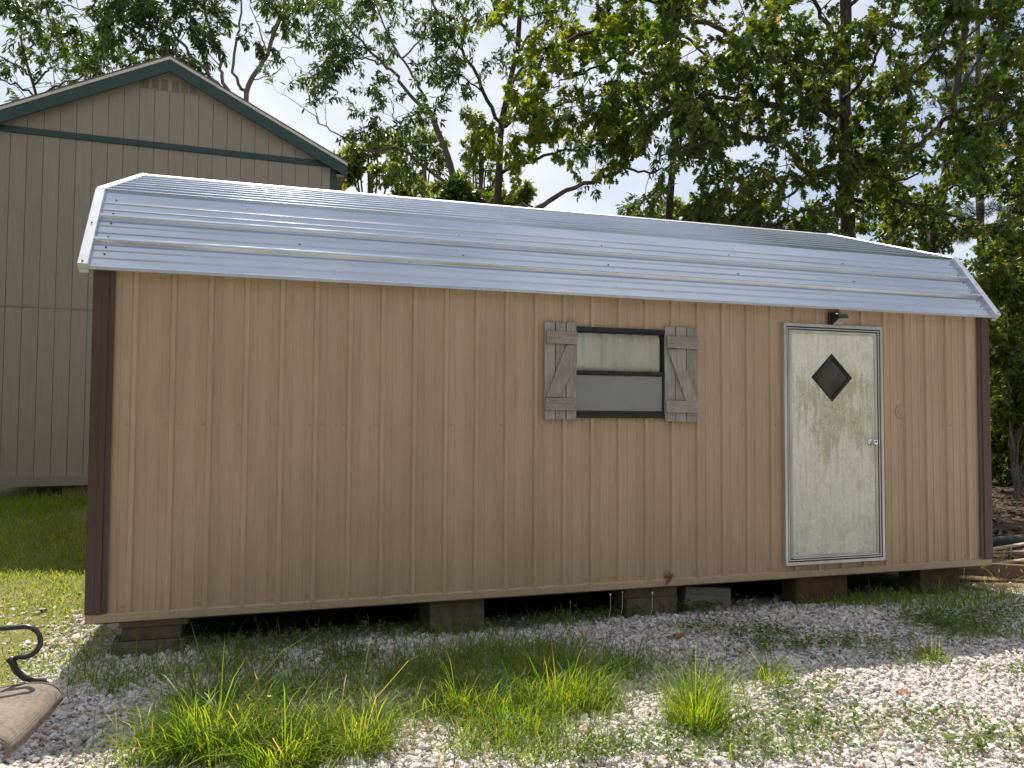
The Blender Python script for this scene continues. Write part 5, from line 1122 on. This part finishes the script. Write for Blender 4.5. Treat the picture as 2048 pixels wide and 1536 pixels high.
# broadleaf weeds
def weeds(specs):
    lv = Leaves()
    for (px_, py_, rx, ry, n, h, sz) in specs:
        c = ground_at(px_, py_); x = c[0]+rng.normal(0, rx*0.5, n); y = c[1]+rng.normal(0, ry*0.5, n); k = (y < 0.1) | (x > 7.4) | (x < 0); x, y = x[k], y[k]; m_ = len(x)
        P = gz(x, y)
        for q in range(5):
            az = rng.uniform(0, 6.28, m_); d = np.stack([np.cos(az), np.sin(az), rng.uniform(0.0,0.7,m_)], -1)
            p = P+np.array([0,0,1.0])*(0.02+h*rng.uniform(0.1,1,m_))[:,None]+rng.normal(0,0.02,(m_,3))*np.array([1,1,0.2])
            lv.add(p, d, np.array([0,0,1.0])+rng.normal(0,0.35,(m_,3)), 0.72*sz*rng.uniform(0.6,1.3,m_), rng.uniform(0.15,0.97,m_))
    return lv
lv = weeds([(1180,1235,0.5,0.15,90,0.07,0.045),(1280,1228,0.5,0.14,150,0.08,0.045),(1370,1225,0.4,0.12,110,0.07,0.045),(1430,1215,0.3,0.1,60,0.07,0.04),(1420,1262,0.35,0.2,60,0.04,0.035),(1520,1270,0.4,0.25,110,0.05,0.04),(1570,1300,0.4,0.18,90,0.05,0.04),
            (1650,1290,0.3,0.2,40,0.05,0.035),(1740,1295,0.35,0.15,60,0.05,0.035),(1870,1245,0.5,0.22,170,0.05,0.04),(1930,1265,0.5,0.25,190,0.05,0.04),(1980,1235,0.5,0.2,120,0.05,0.04),(780,1265,0.25,0.15,50,0.08,0.05),(700,1320,0.3,0.2,40,0.05,0.04),
            (1590,1400,0.35,0.25,70,0.1,0.045),(1560,1450,0.5,0.25,65,0.06,0.045),(1640,1470,0.5,0.25,50,0.06,0.045),(1460,1480,0.4,0.2,45,0.06,0.045),(1500,1520,0.5,0.15,50,0.06,0.045),(1880,1460,0.4,0.25,40,0.06,0.045),(1850,1335,0.25,0.12,30,0.05,0.04),(1760,1320,0.3,0.1,24,0.05,0.035),
            (2030,1360,0.3,0.2,30,0.05,0.04),(1960,1500,0.4,0.2,50,0.05,0.045),(1150,1520,0.4,0.12,50,0.05,0.04),(1240,1515,0.4,0.12,40,0.05,0.04),(1000,1460,0.4,0.2,50,0.05,0.04),(560,1440,0.5,0.3,60,0.08,0.04),(1320,1470,0.4,0.2,40,0.05,0.04),(1760,1195,0.4,0.12,70,0.06,0.04)])
o = lv.build('ground_weeds', T_SIMPLE, M['weed'], None, (0,0,0)); tag(o, 'low broadleaf weeds and vines creeping over the gravel', 'weeds', kind='stuff')
# lawn clover and leaf litter under the trees
lt = Leaves(); n = 20000
x = rng.uniform(7.3, 21, n); y = rng.uniform(0.6, 16, n); lt.add(gz(x, y)+np.array([0,0,0.012]), rng.normal(size=(n,3))*np.array([1,1,0.25]), np.array([0,0,1.0])+rng.normal(0,0.4,(n,3)), rng.uniform(0.05,0.13,n), rng.uniform(0,1,n))
M['litter'] = leafmat('fallen_leaf', [(0.0,(0.05,0.03,0.018)),(0.5,(0.09,0.058,0.036)),(0.85,(0.15,0.1,0.065)),(1.0,(0.26,0.2,0.14))], 0.15, (1,1,1), 0.8, spec=0.15)
o = lt.build('leaf_litter', T_SIMPLE, M['litter'], None, (0,0,0)); tag(o, 'brown fallen leaves under the trees beyond the shed', 'leaf litter', kind='stuff')
# single dead leaves lying on the gravel, one by one
lm = bpy.data.meshes.new('dead_leaf'); tv, tf = T_OAK; lm.from_pydata([(a*0.11-0.05, b*0.11, c*0.16+0.01) for a, b, c in tv], [], tf)
for (x, y, rz, s, lab) in ((853,1467,0.4,0.65,'small round brown dead leaf in the lit bare gravel patch'),(875,1468,2.4,0.45,'tiny brown dead leaf beside the round one in the bare patch'),(715,1341,1.2,0.9,'brown dead leaf in shaded gravel below the left panels'),
        (1810,1392,2.0,0.7,'dark curled dead leaf on sunlit gravel at the right'),(1360,1277,0.2,0.8,'brown dead leaf on shaded gravel below the window'),(1728,1270,3.0,0.6,'reddish dead leaf on shaded gravel below the door'),(1340,1279,1.9,0.6,'brown dead leaf left of the one below the window'),(1465,1285,0.9,0.5,'dark dead leaf near the timber offcut')):
    o = link('dead_leaf', lm, M['deadleaf']); p = ground_at(x, y); o.location = (p[0], p[1], p[2]+0.018); o.rotation_euler = (rng.normal(0,0.3), rng.normal(0,0.3), rz); o.scale = (s,s*1.3,s)
    tag(o, lab, 'leaf', 'dead leaves on the gravel')
# small yellow and pale flowers in the grass
mb = MB()
for (x, y, h) in ((538,1415,0.22),(548,1437,0.16),(875,1383,0.12),(1062,1360,0.1)):
    p = ground_at(x, y+int(h*330)); q = p+np.array([0,0,h]); mb.tube([p, (p+q)/2+np.array([0.006,0,0]), q], 0.0015, 3)
    for k in range(5):
        a = k*1.2566; mb.add([q, q+np.array([0.009*math.cos(a-0.5), 0.009*math.sin(a-0.5), 0.004]), q+np.array([0.015*math.cos(a), 0.015*math.sin(a), 0.006]), q+np.array([0.009*math.cos(a+0.5), 0.009*math.sin(a+0.5), 0.004])], [(0,1,2,3)])
tag(mb.build('yellow_flowers', M['flower']), 'tiny yellow wildflowers among the foreground grass', 'flowers', kind='stuff')
M['paleflower'] = pmat('pale_seed_head', (0.5,0.48,0.36), (0.6,0.58,0.46), 20, rough=0.8); mb = MB()
for (x, y, h) in ((1216,1245,0.2),(1240,1240,0.2),(1300,1238,0.19),(1136,1240,0.13)):
    p = ground_at(x, y); q = p+np.array([0.02,0,h]); mb.tube([p, (p+q)/2+np.array([0.01,0,0]), q], 0.002, 3); mb.lathe([(0.003,0),(0.008,0.006),(0.007,0.014),(0.002,0.018)], tuple(q), 'z', 6)
tag(mb.build('pale_flowers', M['paleflower']), 'pale flower heads on thin stalks in the shade under the shed', 'flowers', kind='stuff')
